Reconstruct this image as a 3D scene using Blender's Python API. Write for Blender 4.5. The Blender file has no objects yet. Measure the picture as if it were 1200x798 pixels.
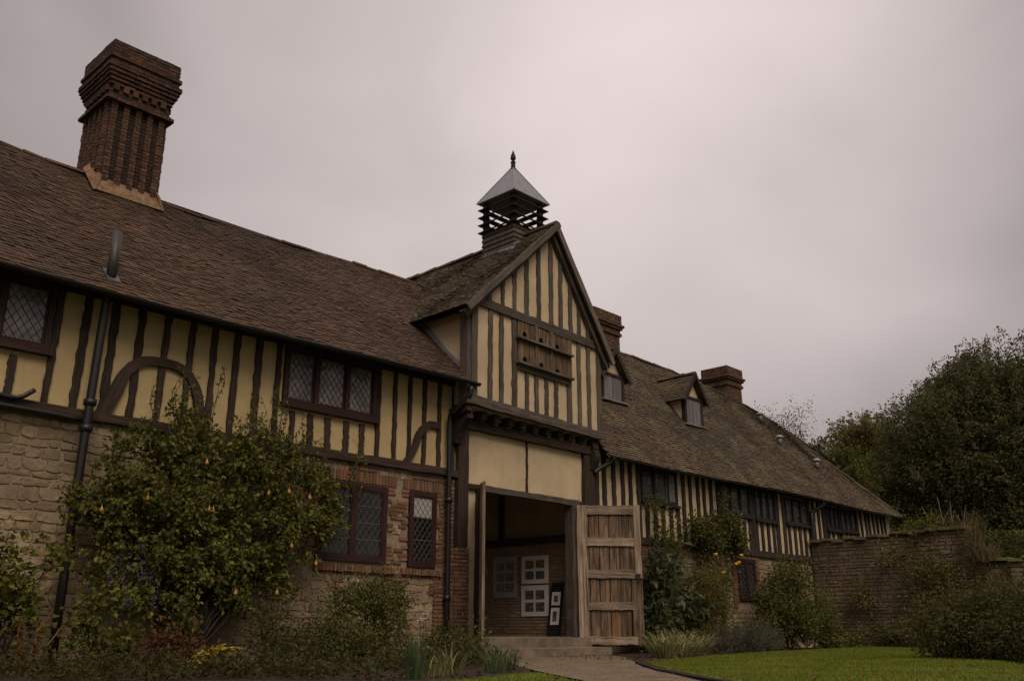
import bpy, math, random
import numpy as np
from mathutils import Vector as V3, Matrix
random.seed(7)
RNG = np.random.default_rng(11)
S = bpy.context.scene
COL = S.collection
R = math.radians

# ------------------------------------------------------------------ camera
CAMF = 1080.0 / 1200.0
TH = math.atan(339.0 / 1080.0)
AZ = math.atan(1080.0 / math.hypot(1080.0, 339.0))
Fh = V3((math.cos(AZ), math.sin(AZ), 0)); CR = V3((math.sin(AZ), -math.cos(AZ), 0))
CF = Fh * math.cos(TH) + V3((0, 0, 1)) * math.sin(TH); CU = V3((0, 0, 1)) * math.cos(TH) - Fh * math.sin(TH)
cam = bpy.data.cameras.new('camera'); cam.sensor_width = 36; cam.lens = 36 * CAMF
cam.clip_end = 2000; cam.clip_start = 0.05
co = bpy.data.objects.new('camera', cam); COL.objects.link(co)
m = Matrix((CR, CU, -CF)).transposed().to_4x4(); m.translation = (0, 0, 0.5); co.matrix_world = m
S.camera = co

# ------------------------------------------------------------------ sky and sun
SUN_DIR = V3((-0.30, -0.62, 0.72)).normalized()
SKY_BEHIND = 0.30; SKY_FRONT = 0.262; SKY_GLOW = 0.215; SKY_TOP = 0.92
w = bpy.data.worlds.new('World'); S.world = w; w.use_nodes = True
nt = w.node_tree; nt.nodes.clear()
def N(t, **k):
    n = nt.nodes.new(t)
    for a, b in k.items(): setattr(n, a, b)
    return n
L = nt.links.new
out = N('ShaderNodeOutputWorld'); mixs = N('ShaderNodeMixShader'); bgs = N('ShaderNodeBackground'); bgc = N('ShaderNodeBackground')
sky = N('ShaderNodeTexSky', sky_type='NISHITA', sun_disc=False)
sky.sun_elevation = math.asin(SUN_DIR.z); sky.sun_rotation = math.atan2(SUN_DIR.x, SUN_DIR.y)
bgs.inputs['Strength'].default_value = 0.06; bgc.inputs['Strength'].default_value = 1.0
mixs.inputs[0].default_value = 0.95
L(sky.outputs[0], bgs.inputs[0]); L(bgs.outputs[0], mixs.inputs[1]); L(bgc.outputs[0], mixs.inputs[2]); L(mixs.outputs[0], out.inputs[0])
tc = N('ShaderNodeTexCoord')
def math_n(op, a, b=None, c=None, clamp=False):
    n = N('ShaderNodeMath', operation=op, use_clamp=clamp)
    for i, v in enumerate((a, b, c)):
        if v is None: continue
        if isinstance(v, (int, float)): n.inputs[i].default_value = v
        else: L(v, n.inputs[i])
    return n.outputs[0]
def glow(px, py, a, b):
    d = (CF * 1080 + CR * (px - 600) - CU * (py - 399)).normalized()
    vm = N('ShaderNodeVectorMath', operation='DOT_PRODUCT'); L(tc.outputs['Generated'], vm.inputs[0]); vm.inputs[1].default_value = d
    mr = N('ShaderNodeMapRange', interpolation_type='SMOOTHSTEP'); mr.inputs[1].default_value = a; mr.inputs[2].default_value = b
    L(vm.outputs['Value'], mr.inputs[0]); return mr.outputs[0]
g1 = glow(640, 190, 0.76, 0.99); g2 = glow(880, 190, 0.93, 1.0); g3 = glow(1130, 430, 0.90, 1.0); g4 = glow(-60, 60, 0.88, 1.0)
mp = N('ShaderNodeMapping'); mp.inputs['Scale'].default_value = (1, 1, 1.5); mp.inputs['Rotation'].default_value = (0, 0, .5); L(tc.outputs['Generated'], mp.inputs[0])
nz = N('ShaderNodeTexNoise'); nz.inputs['Scale'].default_value = 2.9; nz.inputs['Detail'].default_value = 4; nz.inputs['Roughness'].default_value = .42
nz.inputs['Distortion'].default_value = .3; L(mp.outputs[0], nz.inputs[0])
sp = N('ShaderNodeSeparateXYZ'); L(tc.outputs['Generated'], sp.inputs[0])
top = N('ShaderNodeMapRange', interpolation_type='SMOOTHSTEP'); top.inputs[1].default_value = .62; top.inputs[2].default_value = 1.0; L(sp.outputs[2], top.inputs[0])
lum = math_n('ADD', SKY_FRONT, math_n('MULTIPLY', g1, SKY_GLOW))
lum = math_n('ADD', lum, math_n('MULTIPLY', g2, .13))
lum = math_n('SUBTRACT', lum, math_n('MULTIPLY', g3, .085)); lum = math_n('SUBTRACT', lum, math_n('MULTIPLY', g4, .07))
lum = math_n('ADD', lum, math_n('MULTIPLY', math_n('SUBTRACT', nz.outputs[0], .5), .34))
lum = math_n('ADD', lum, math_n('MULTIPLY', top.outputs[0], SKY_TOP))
low = N('ShaderNodeMapRange', interpolation_type='SMOOTHSTEP'); low.inputs[1].default_value = .42; low.inputs[2].default_value = .05; L(sp.outputs[2], low.inputs[0])
lum = math_n('SUBTRACT', lum, math_n('MULTIPLY', low.outputs[0], .085))
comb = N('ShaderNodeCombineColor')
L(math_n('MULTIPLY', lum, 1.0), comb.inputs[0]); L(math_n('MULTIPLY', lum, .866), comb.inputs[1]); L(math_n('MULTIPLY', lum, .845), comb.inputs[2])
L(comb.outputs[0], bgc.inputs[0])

sl = bpy.data.lights.new('sun', 'SUN'); sl.energy = 1.3; sl.angle = R(35); sl.color = (1.0, .86, .70)
so = bpy.data.objects.new('sun', sl); COL.objects.link(so); so.rotation_euler = SUN_DIR.to_track_quat('Z', 'Y').to_euler(); so.location = (0, 0, 40)
S.view_settings.view_transform = 'Standard'; S.view_settings.look = 'None'; S.view_settings.gamma = 1; S.view_settings.exposure = 0.42
S.view_settings.use_curve_mapping = False

# ------------------------------------------------------------------ materials
class MT:
    def __init__(s, name, rough=.8, spec=.3):
        s.m = bpy.data.materials.new(name); s.m.use_nodes = True; s.t = s.m.node_tree
        s.b = s.t.nodes['Principled BSDF']; s.b.inputs['Roughness'].default_value = rough; s.b.inputs['Specular IOR Level'].default_value = spec
        s.tc = s.n('ShaderNodeTexCoord')
    def n(s, t, **k):
        q = s.t.nodes.new(t)
        for a, b in k.items(): setattr(q, a, b)
        return q
    def l(s, a, b): s.t.links.new(a, b)
    def coord(s, kind='Object', scale=(1, 1, 1), rot=(0, 0, 0)):
        mp = s.n('ShaderNodeMapping'); mp.inputs['Scale'].default_value = scale; mp.inputs['Rotation'].default_value = rot
        if kind == 'World':
            g = s.n('ShaderNodeNewGeometry'); s.l(g.outputs['Position'], mp.inputs[0])
        else: s.l(s.tc.outputs[kind], mp.inputs[0])
        return mp.outputs[0]
    def noise(s, vec, scale=1, detail=4, rough=.55, dist=0):
        q = s.n('ShaderNodeTexNoise'); q.inputs['Scale'].default_value = scale; q.inputs['Detail'].default_value = detail
        q.inputs['Roughness'].default_value = rough; q.inputs['Distortion'].default_value = dist; s.l(vec, q.inputs['Vector']); return q.outputs['Fac']
    def ramp(s, fac, stops):
        q = s.n('ShaderNodeValToRGB'); e = q.color_ramp.elements
        while len(e) < len(stops): e.new(.5)
        for i, (p, c) in enumerate(stops):
            e[i].position = p; e[i].color = (*c, 1) if len(c) == 3 else c
        s.l(fac, q.inputs[0]); return q.outputs[0]
    def mix(s, fac, a, b, mode='MIX'):
        q = s.n('ShaderNodeMix', data_type='RGBA', blend_type=mode)
        for sock, v in ((q.inputs[0], fac), (q.inputs[6], a), (q.inputs[7], b)):
            if isinstance(v, (int, float)): sock.default_value = v
            elif isinstance(v, tuple): sock.default_value = (*v, 1)
            else: s.l(v, sock)
        return q.outputs[2]
    def mt(s, op, a, b):
        q = s.n('ShaderNodeMath', operation=op)
        for i, v in enumerate((a, b)):
            if isinstance(v, (int, float)): q.inputs[i].default_value = v
            else: s.l(v, q.inputs[i])
        return q.outputs[0]
    def island(s):
        return s.n('ShaderNodeNewGeometry').outputs['Random Per Island']
    def objrand(s):
        return s.n('ShaderNodeObjectInfo').outputs['Random']
    def col(s, c):
        if isinstance(c, tuple): s.b.inputs['Base Color'].default_value = (*c, 1)
        else: s.l(c, s.b.inputs['Base Color'])
    def bump(s, h, strength=.3, dist=.01):
        q = s.n('ShaderNodeBump'); q.inputs['Strength'].default_value = strength; q.inputs['Distance'].default_value = dist
        s.l(h, q.inputs['Height']); s.l(q.outputs[0], s.b.inputs['Normal'])

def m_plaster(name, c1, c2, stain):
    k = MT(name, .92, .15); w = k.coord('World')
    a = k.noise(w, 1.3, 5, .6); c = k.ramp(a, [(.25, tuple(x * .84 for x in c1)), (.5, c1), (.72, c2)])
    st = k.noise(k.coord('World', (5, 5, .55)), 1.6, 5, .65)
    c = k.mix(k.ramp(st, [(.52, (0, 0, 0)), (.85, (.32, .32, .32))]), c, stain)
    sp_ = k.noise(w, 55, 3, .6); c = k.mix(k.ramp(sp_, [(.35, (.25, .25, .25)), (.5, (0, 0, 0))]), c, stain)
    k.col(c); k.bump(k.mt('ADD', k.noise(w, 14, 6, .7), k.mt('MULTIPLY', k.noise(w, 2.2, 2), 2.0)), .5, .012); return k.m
def m_wood(name, c1, c2, c3, gs=26, rough=.85, crack=.5, patch=None):
    k = MT(name, rough, .25); uv = k.coord('UV', (gs, 1.3, 1))
    g = k.noise(uv, 1.0, 6, .65, .6)
    c = k.ramp(g, [(.28, c1), (.5, c2), (.74, c3)])
    big = k.noise(k.coord('World', (1, 1, .5)), 3.1, 4, .6)
    c = k.mix(k.ramp(big, [(.35, (0, 0, 0)), (.75, (.6, .6, .6))]), c, c1)
    cr = k.noise(k.coord('UV', (gs * 1.8, .7, 1)), 1.2, 3, .5)
    c = k.mix(k.ramp(cr, [(.34, (crack,) * 3), (.42, (0, 0, 0))]), c, (c1[0] * .25, c1[1] * .25, c1[2] * .25))
    if patch:
        pn = k.noise(k.coord('World', (2.5, 2.5, .7)), patch[1], 4, .6)
        c = k.mix(k.ramp(pn, [(patch[2], (0, 0, 0)), (patch[2] + .15, (.8, .8, .8))]), c, patch[0])
    hs = k.n('ShaderNodeHueSaturation'); k.l(c, hs.inputs['Color']); v = k.mt('ADD', k.mt('MULTIPLY', k.objrand(), .45), .78); k.l(v, hs.inputs['Value'])
    k.col(hs.outputs[0]); k.bump(k.mt('ADD', g, cr), .7, .012); return k.m
def m_island(name, cols, grime, gscale=3.0, rough=.9, gamt=.7, thr=.5, bscale=30, bstr=.5, lich=None):
    k = MT(name, rough, .2); n = len(cols)
    c = k.ramp(k.island(), [(i / (n - 1), cols[i]) for i in range(n)])
    w = k.coord('World')
    c = k.mix(k.ramp(k.noise(w, bscale * .55, 4, .65), [(.3, (.5, .5, .5)), (.55, (0, 0, 0))]), c, grime)
    c = k.mix(k.ramp(k.noise(w, gscale * .25, 6, .62), [(thr, (0, 0, 0)), (thr + .22, (gamt,) * 3)]), c, grime)
    if lich:
        c = k.mix(k.ramp(k.noise(w, lich[1], 5, .7), [(lich[2], (0, 0, 0)), (lich[2] + .1, (lich[3],) * 3)]), c, lich[0])
    k.col(c); k.bump(k.noise(w, bscale, 5, .7), bstr, .01); return k.m
def m_plain(name, c, rough=.6, spec=.4, var=.25, metal=0, scale=6):
    k = MT(name, rough, spec); k.b.inputs['Metallic'].default_value = metal
    n = k.noise(k.coord('World'), scale, 5, .65)
    k.col(k.ramp(n, [(.25, tuple(x * (1 - var) for x in c)), (.75, tuple(min(1, x * (1 + var)) for x in c))])); k.bump(n, .15, .004); return k.m
def m_leaf(name, cols, rough=.55, trans=.32):
    k = MT(name, .75, .1); n = len(cols)
    c = k.ramp(k.island(), [(i / (n - 1), cols[i]) for i in range(n)])
    big = k.noise(k.coord('World'), .9, 5, .65)
    hs = k.n('ShaderNodeHueSaturation'); k.l(c, hs.inputs['Color']); k.l(k.mt('ADD', k.mt('MULTIPLY', big, 1.4), .33), hs.inputs['Value'])
    k.col(hs.outputs[0])
    tr = k.n('ShaderNodeBsdfTranslucent'); k.l(hs.outputs[0], tr.inputs[0]); mx = k.n('ShaderNodeMixShader'); mx.inputs[0].default_value = trans
    k.l(k.b.outputs[0], mx.inputs[1]); k.l(tr.outputs[0], mx.inputs[2]); k.l(mx.outputs[0], k.t.nodes['Material Output'].inputs[0]); return k.m
def m_glass(name, c, spec=.5, rough=.07):
    k = MT(name, rough, spec)
    n = k.noise(k.coord('World', (1, 1, 1)), 2.2, 3, .5)
    k.col(k.ramp(n, [(.35, tuple(x * .45 for x in c)), (.62, c)]))
    k.bump(k.noise(k.coord('World'), 9, 2, .5), .25, .02); return k.m

M = {}
M['plaster'] = m_plaster('ochre_plaster', (.445, .335, .175), (.535, .41, .225), (.25, .17, .085))
M['plaster_gate'] = m_plaster('buff_plaster', (.50, .39, .25), (.58, .455, .295), (.30, .22, .135))
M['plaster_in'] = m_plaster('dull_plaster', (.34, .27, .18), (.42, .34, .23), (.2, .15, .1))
M['timber'] = m_wood('dark_timber', (.022, .0135, .0095), (.042, .027, .019), (.085, .056, .039))
M['timber_grey'] = m_wood('weathered_timber', (.038, .029, .023), (.098, .076, .060), (.19, .15, .12))
M['timber_pale'] = m_wood('pale_weathered_timber', (.055, .043, .033), (.14, .11, .085), (.24, .19, .15))
M['timber_right'] = m_wood('old_timber', (.02, .013, .0095), (.036, .025, .019), (.07, .05, .038))
M['door_wood'] = m_wood('door_oak', (.028, .018, .012), (.15, .10, .064), (.33, .24, .165), 15, .9, .9, ((.20, .095, .038), .9, .52))
M['door_rail'] = m_wood('door_rail_oak', (.095, .07, .05), (.27, .20, .142), (.44, .345, .255), 15, .9, .85, ((.16, .085, .04), 1.1, .56))
M['board'] = m_wood('pigeon_boards', (.06, .036, .02), (.16, .10, .052), (.27, .185, .11), 16, .85, .7, ((.06, .045, .034), 1.5, .50))
M['window'] = m_wood('maroon_paint', (.022, .009, .008), (.036, .014, .012), (.055, .023, .019), 10, .6, .3)
M['window_dark'] = m_wood('black_window_paint', (.012, .010, .009), (.022, .018, .016), (.04, .033, .028), 10, .6, .3)
M['greyboard'] = m_wood('grey_shutter', (.11, .10, .10), (.16, .15, .15), (.22, .20, .20), 14, .8, .4)
M['glass_pale'] = m_glass('pale_glass', (.24, .215, .20), .5)  # base grey stands in for reflected sky and pale curtains behind
M['glass_dark'] = m_glass('dark_glass', (.022, .020, .018), .5)
M['glass_mid'] = m_glass('grey_glass', (.075, .068, .064), .5)
M['lead'] = m_plain('lead_came', (.045, .043, .042), .6, .4)
M['came_pale'] = m_plain('pale_came', (.085, .08, .075), .5, .5)
M['lead_sheet'] = m_plain('lead_sheet', (.16, .16, .17), .5, .45, .3)
M['iron'] = m_plain('black_iron', (.013, .011, .011), .45, .4)
M['pvc'] = m_plain('grey_pipe', (.034, .029, .028), .5, .4)
M['flash'] = m_plain('pale_mortar', (.20, .125, .075), .95, .1, .6, 0, 9)
M['mortar'] = m_plain('lime_mortar', (.24, .182, .118), .95, .1, .4)
M['mortar_dark'] = m_plain('sooty_mortar', (.09, .064, .046), .95, .1, .35)
M['tile'] = m_island('clay_tile', [(.046, .027, .017), (.072, .042, .026), (.095, .055, .033), (.062, .037, .024), (.125, .066, .037), (.055, .034, .023), (.10, .064, .041)], (.036, .026, .018), 1.5, .88, .7, .47, 26, .5, ((.12, .095, .06), 4.0, .64, .4))
M['tile_moss'] = m_island('mossy_clay_tile', [(.045, .030, .020), (.072, .047, .030), (.095, .062, .040), (.058, .038, .026), (.115, .070, .043), (.05, .034, .024)], (.050, .041, .026), 1.6, .9, .8, .43, 26, .6, ((.115, .10, .048), 1.8, .50, .7))
M['stone'] = m_island('ragstone', [(.22, .16, .10), (.31, .23, .145), (.37, .28, .175), (.24, .175, .11), (.43, .335, .215), (.27, .20, .13), (.33, .235, .145), (.29, .195, .115)], (.10, .078, .055), 3, .95, .7, .47, 22, 1.5)
M['stone_dark'] = m_island('garden_ragstone', [(.125, .09, .058), (.175, .126, .08), (.21, .155, .098), (.145, .102, .066), (.24, .178, .115)], (.062, .05, .03), 3, .95, .75, .42, 18, .9, ((.09, .085, .035), 2.2, .55, .6))
M['brick'] = m_island('red_brick', [(.125, .062, .038), (.19, .088, .050), (.25, .115, .058), (.11, .062, .043), (.22, .14, .092), (.16, .078, .048)], (.11, .08, .058), 4, .92, .6, .5, 24, .6)
M['brick_dark'] = m_island('sooty_brick', [(.045, .027, .02), (.085, .045, .03), (.066, .036, .026), (.125, .062, .037), (.04, .026, .02), (.10, .056, .038)], (.026, .020, .017), 4, .92, .65, .5, 24, .6)
M['brick_black'] = m_island('near_black_brick', [(.034, .023, .018), (.055, .034, .025), (.042, .028, .021)], (.024, .019, .015), 4, .95, .6, .5, 24, .5)
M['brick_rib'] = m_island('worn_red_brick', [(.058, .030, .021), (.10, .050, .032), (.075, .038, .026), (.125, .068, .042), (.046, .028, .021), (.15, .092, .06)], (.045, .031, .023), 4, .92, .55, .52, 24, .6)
M['brick_in'] = m_island('passage_brick', [(.24, .165, .11), (.31, .215, .145), (.27, .18, .12), (.35, .25, .17)], (.17, .125, .085), 4, .92, .5, .5, 24, .5)
M['path'] = m_island('path_hoggin', [(.17, .125, .082), (.18, .132, .088)], (.10, .075, .05), 9, .95, .8, .42, 70, 1.0)
M['step'] = m_island('worn_step_stone', [(.20, .155, .11), (.24, .19, .135)], (.10, .078, .055), 9, .9, .8, .42, 34, .8)
M['gravel'] = m_island('path_stones', [(.14, .10, .066), (.18, .132, .088), (.21, .158, .108), (.16, .118, .08)], (.10, .075, .05), 9, .95, .5, .5, 60, .5)
M['soil'] = m_island('bed_soil', [(.030, .021, .014), (.035, .025, .017)], (.016, .012, .008), 9, .95, .7, .45, 30, 1)
M['turf'] = m_island('lawn_turf', [(.105, .125, .02), (.11, .13, .022)], (.07, .085, .018), 4, .95, .7, .45, 60, .8)
M['field'] = m_island('rough_ground', [(.05, .055, .02), (.055, .06, .022)], (.04, .035, .02), 2, .95, .7, .45, 20, .8)
M['white'] = m_plain('poster_card', (.66, .65, .63), .7, .2, .06)
M['greycard'] = m_plain('grey_card', (.33, .30, .28), .7, .2, .06)
M['void'] = m_plain('unlit_hole', (.003, .003, .003), .9, .05)
M['black'] = m_plain('black_board', (.012, .012, .013), .6, .3)
def m_photo():
    k = MT('photo_print', .4, .4); w = k.coord('World'); n = k.noise(w, 9, 5, .7)
    r = k.objrand(); c = k.ramp(r, [(0, (.12, .07, .22)), (.3, (.36, .24, .03)), (.5, (.06, .13, .08)), (.75, (.16, .17, .19)), (1, (.26, .07, .03))])
    c = k.mix(k.ramp(n, [(.42, (0, 0, 0)), (.6, (.75, .75, .75))]), c, (.20, .19, .19)); c = k.mix(k.ramp(k.noise(w, 17, 3), [(.45, (.8, .8, .8)), (.58, (0, 0, 0))]), c, (.02, .02, .02))
    k.col(c); return k.m
M['photo'] = m_photo()
M['bark'] = m_plain('bark', (.045, .035, .026), .95, .1, .4, 0, 12)
M['twig'] = m_plain('green_stem', (.05, .055, .025), .8, .2, .3)
M['deadstem'] = m_plain('dead_stem', (.16, .13, .105), .9, .1, .3)
M['l_pear'] = m_leaf('pear_leaf', [(.062, .07, .018), (.105, .112, .026), (.15, .152, .034), (.078, .088, .023), (.22, .19, .042), (.11, .113, .029), (.17, .14, .036), (.12, .128, .032), (.09, .10, .026)])
M['l_yell'] = m_leaf('yellow_green_leaf', [(.06, .075, .015), (.10, .11, .02), (.15, .14, .026), (.07, .085, .02), (.19, .14, .03)])
M['l_dark'] = m_leaf('dark_leaf', [(.046, .047, .015), (.070, .070, .022), (.092, .088, .028), (.078, .062, .024)])
M['l_mid'] = m_leaf('mid_leaf', [(.056, .062, .017), (.085, .09, .023), (.115, .118, .03), (.10, .085, .026)])
M['l_fig'] = m_leaf('blue_green_leaf', [(.048, .055, .022), (.076, .084, .034), (.11, .12, .062), (.058, .062, .024)])
M['l_oliv'] = m_leaf('olive_leaf', [(.10, .09, .028), (.14, .12, .034), (.175, .15, .046), (.16, .115, .044)])
M['l_tree'] = m_leaf('dark_tree_leaf', [(.060, .064, .024), (.084, .086, .032), (.108, .108, .042), (.125, .105, .046)])
M['l_lav'] = m_leaf('lavender_leaf', [(.085, .082, .050), (.12, .115, .075), (.07, .066, .042)])
M['l_orange'] = m_leaf('orange_leaf', [(.17, .075, .016), (.22, .11, .022), (.13, .065, .02)])
M['l_red'] = m_leaf('russet_leaf', [(.085, .028, .018), (.12, .045, .022), (.06, .03, .016), (.10, .07, .02)])
M['l_gold'] = m_leaf('gold_leaf', [(.22, .24, .03), (.42, .30, .035), (.34, .31, .04), (.45, .20, .03)])
M['l_blade'] = m_leaf('iris_leaf', [(.055, .085, .035), (.075, .105, .045), (.10, .12, .05)])
M['l_strap'] = m_leaf('strap_leaf', [(.08, .095, .028), (.15, .15, .05), (.22, .20, .085), (.06, .075, .025)])
M['l_pale'] = m_leaf('pale_grass', [(.14, .15, .05), (.26, .25, .10), (.34, .31, .14), (.10, .11, .04)])
M['l_dry'] = m_leaf('dry_grass', [(.12, .09, .045), (.16, .125, .06), (.085, .075, .03), (.10, .06, .035)])
M['l_grass'] = m_leaf('lawn_blade', [(.125, .155, .02), (.16, .185, .025), (.105, .135, .018), (.18, .175, .03)], .6, .3)
M['pear'] = m_plain('ripe_pear', (.36, .18, .03), .5, .4, .3, 0, 20)
M['blue'] = m_leaf('violet_flower', [(.085, .07, .20), (.12, .095, .27), (.07, .055, .15)])
M['l_cover'] = m_leaf('bed_leaf', [(.035, .038, .012), (.05, .052, .016), (.07, .06, .02), (.06, .04, .016)])
M['whitefl'] = m_plain('white_petal', (.7, .68, .64), .6, .2, .1)
M['yellfl'] = m_plain('yellow_petal', (.55, .30, .03), .6, .2, .2)

# ------------------------------------------------------------------ mesh helpers
class MB:
    def __init__(s): s.v = []; s.f = []; s.uv = {}; s.mi = []
    def add(s, vs, fs, uvs=None):
        b = len(s.v); s.v += [tuple(x) for x in vs]
        for i, f in enumerate(fs):
            if uvs: s.uv[len(s.f)] = uvs[i]
            s.f.append(tuple(b + k for k in f))
    def box(s, x0, x1, y0, y1, z0, z1):
        vs = [(x, y, z) for x in (x0, x1) for y in (y0, y1) for z in (z0, z1)]
        s.add(vs, [(0, 1, 3, 2), (4, 6, 7, 5), (0, 4, 5, 1), (2, 3, 7, 6), (0, 2, 6, 4), (1, 5, 7, 3)]); return s
    def sweep(s, pts, wid, dep, up, seg=1, jit=0.0, cap=True):
        """rectangular section swept through pts (list of vectors); up = depth direction; wid may be a list"""
        pts = [V3(p) for p in pts]
        if seg > 1:
            q = []
            for a, b in zip(pts[:-1], pts[1:]):
                for i in range(seg): q.append(a.lerp(b, i / seg))
            pts = q + [pts[-1]]
        n = len(pts); ws = wid if isinstance(wid, list) else [wid] * n
        if len(ws) != n: ws = [np.interp(i / (n - 1), np.linspace(0, 1, len(ws)), ws) for i in range(n)]
        up = V3(up).normalized(); vs = []; run = [0]
        for i in range(n):
            d = (pts[min(i + 1, n - 1)] - pts[max(i - 1, 0)]).normalized(); sd = d.cross(up).normalized()
            a = ws[i] / 2 + random.uniform(-jit, jit); b = ws[i] / 2 + random.uniform(-jit, jit)
            h = dep / 2
            vs += [pts[i] - sd * a - up * h, pts[i] + sd * b - up * h, pts[i] + sd * b + up * h, pts[i] - sd * a + up * h]
            if i: run.append(run[-1] + (pts[i] - pts[i - 1]).length)
        fs = []; uvs = []; o = random.uniform(0, 20); w0 = max(ws); ed = [0, w0, w0 + dep, 2 * w0 + dep, 2 * w0 + 2 * dep]
        for i in range(n - 1):
            for k in range(4):
                k2 = (k + 1) % 4; fs.append((i * 4 + k, i * 4 + k2, i * 4 + 4 + k2, i * 4 + 4 + k))
                uvs.append([(o + ed[k], o + run[i]), (o + ed[k + 1], o + run[i]), (o + ed[k + 1], o + run[i + 1]), (o + ed[k], o + run[i + 1])])
        if cap:
            fs += [(3, 2, 1, 0), tuple((n - 1) * 4 + k for k in range(4))]; q = [(o, o), (o + w0, o), (o + w0, o + dep), (o, o + dep)]; uvs += [q, q]
        s.add(vs, fs, uvs); return s
    def tube(s, pts, r, sides=8, cap=True):
        pts = [V3(p) for p in pts]; n = len(pts); rs = r if isinstance(r, list) else [r] * n
        vs = []; ref = None
        for i in range(n):
            d = (pts[min(i + 1, n - 1)] - pts[max(i - 1, 0)]).normalized()
            if ref is None: ref = d.orthogonal().normalized()
            ref = (ref - d * ref.dot(d)).normalized(); b = d.cross(ref)
            for k in range(sides):
                a = 2 * math.pi * k / sides; vs.append(pts[i] + (ref * math.cos(a) + b * math.sin(a)) * rs[i])
        fs = [(i * sides + k, i * sides + (k + 1) % sides, (i + 1) * sides + (k + 1) % sides, (i + 1) * sides + k) for i in range(n - 1) for k in range(sides)]
        if cap: fs += [tuple(range(sides))[::-1], tuple((n - 1) * sides + k for k in range(sides))]
        s.add(vs, fs); return s
    def lathe(s, c, prof, sides=10):
        return s.tube([(c[0], c[1], c[2] + z) for r_, z in prof], [max(r_, .001) for r_, z in prof], sides)
    def prism(s, poly, d):
        """poly: list of 3-D points (one plane), extruded by vector d"""
        n = len(poly); d = V3(d); vs = [V3(p) for p in poly] + [V3(p) + d for p in poly]
        s.add(vs, [tuple(range(n))[::-1], tuple(range(n, 2 * n))] + [(i, (i + 1) % n, n + (i + 1) % n, n + i) for i in range(n)]); return s
    def build(s, name, mat, parent=None, smooth=False, label=None):
        me = bpy.data.meshes.new(name); o = bpy.data.objects.new(name, me); COL.objects.link(o)
        if parent is not None: org = ORG[parent]; o.parent = parent
        else:
            a = np.array(s.v); org = V3(((a[:, 0].min() + a[:, 0].max()) / 2, (a[:, 1].min() + a[:, 1].max()) / 2, a[:, 2].min())); o.location = org
        ORG[o] = org
        me.from_pydata([(x - org.x, y - org.y, z - org.z) for x, y, z in s.v], [], s.f)
        uvl = me.uv_layers.new(name='UVMap').data
        for p in me.polygons:
            if p.index in s.uv:
                for li, q in zip(p.loop_indices, s.uv[p.index]): uvl[li].uv = q
            else:
                nn = [abs(c) for c in p.normal]; ax = nn.index(max(nn))
                for li in p.loop_indices:
                    v = s.v[me.loops[li].vertex_index]
                    uvl[li].uv = (v[1], v[2]) if ax == 0 else ((v[0], v[2]) if ax == 1 else (v[0], v[1]))
        me.materials.append(M[mat] if isinstance(mat, str) else mat)
        if smooth: me.polygons.foreach_set('use_smooth', [True] * len(me.polygons))
        if label: o['label'] = label
        return o
ORG = {}
def thing(name, label, cat, loc, group=None):
    o = bpy.data.objects.new(name, None); COL.objects.link(o); o.location = loc; o.empty_display_size = .2; ORG[o] = V3(loc)
    o['label'] = label; o['category'] = cat
    if group: o['group'] = group
    return o
def tag(o, label, cat, group=None):
    o['label'] = label; o['category'] = cat
    if group: o['group'] = group
    return o
def struct(o, kind='structure'): o['kind'] = kind; return o
def mesh_np(name, Vv, Ff, mat, parent=None):
    """triangle soup, numpy"""
    me = bpy.data.meshes.new(name); o = bpy.data.objects.new(name, me); COL.objects.link(o)
    if parent is not None: org = ORG[parent]; o.parent = parent
    else: org = V3((float(Vv[:, 0].mean()), float(Vv[:, 1].mean()), float(Vv[:, 2].min()))); o.location = org
    ORG[o] = org; Vv = Vv - np.array(org)
    me.vertices.add(len(Vv)); me.vertices.foreach_set('co', Vv.astype(np.float32).ravel())
    k = Ff.shape[1]; me.loops.add(Ff.size); me.loops.foreach_set('vertex_index', Ff.astype(np.int32).ravel())
    me.polygons.add(len(Ff)); me.polygons.foreach_set('loop_start', np.arange(0, Ff.size, k, dtype=np.int32)); me.polygons.foreach_set('loop_total', np.full(len(Ff), k, dtype=np.int32))
    me.update(calc_edges=True); me.materials.append(M[mat]); return o
def vbeam(parent, name, x, z0, z1, w=.14, y=13.98, d=.05, mat='timber', lean=0, seg=15, jit=.009, x1=None):
    q = MB(); xt = x if x1 is None else x1
    pts = [(x + (xt - x) * i / seg + random.uniform(-.006, .006), y, z0 + (z1 - z0) * i / seg) for i in range(seg + 1)]
    q.sweep(pts, w, d, (0, 1, 0), 1, jit); return q.build(name, mat, parent)
def hbeam(parent, name, p0, p1, w=.14, d=.08, mat='timber', seg=14, jit=.007, up=(0, 1, 0), sag=0):
    q = MB(); p0 = V3(p0); p1 = V3(p1)
    pts = [p0.lerp(p1, i / seg) + V3((0, 0, -sag * math.sin(math.pi * i / seg) + random.uniform(-.005, .005))) for i in range(seg + 1)]
    q.sweep(pts, w, d, up, 1, jit); return q.build(name, mat, parent)
def catmull(pts, k=6):
    P = [V3(p) for p in pts]; P = [P[0] * 2 - P[1]] + P + [P[-1] * 2 - P[-2]]; out_ = []
    for i in range(1, len(P) - 2):
        for j in range(k):
            t = j / k; a, b, c, d = P[i - 1:i + 3]
            out_.append(.5 * ((2 * b) + (c - a) * t + (2 * a - 5 * b + 4 * c - d) * t * t + (3 * b - a - 3 * c + d) * t ** 3))
    return out_ + [P[-2]]

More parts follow.
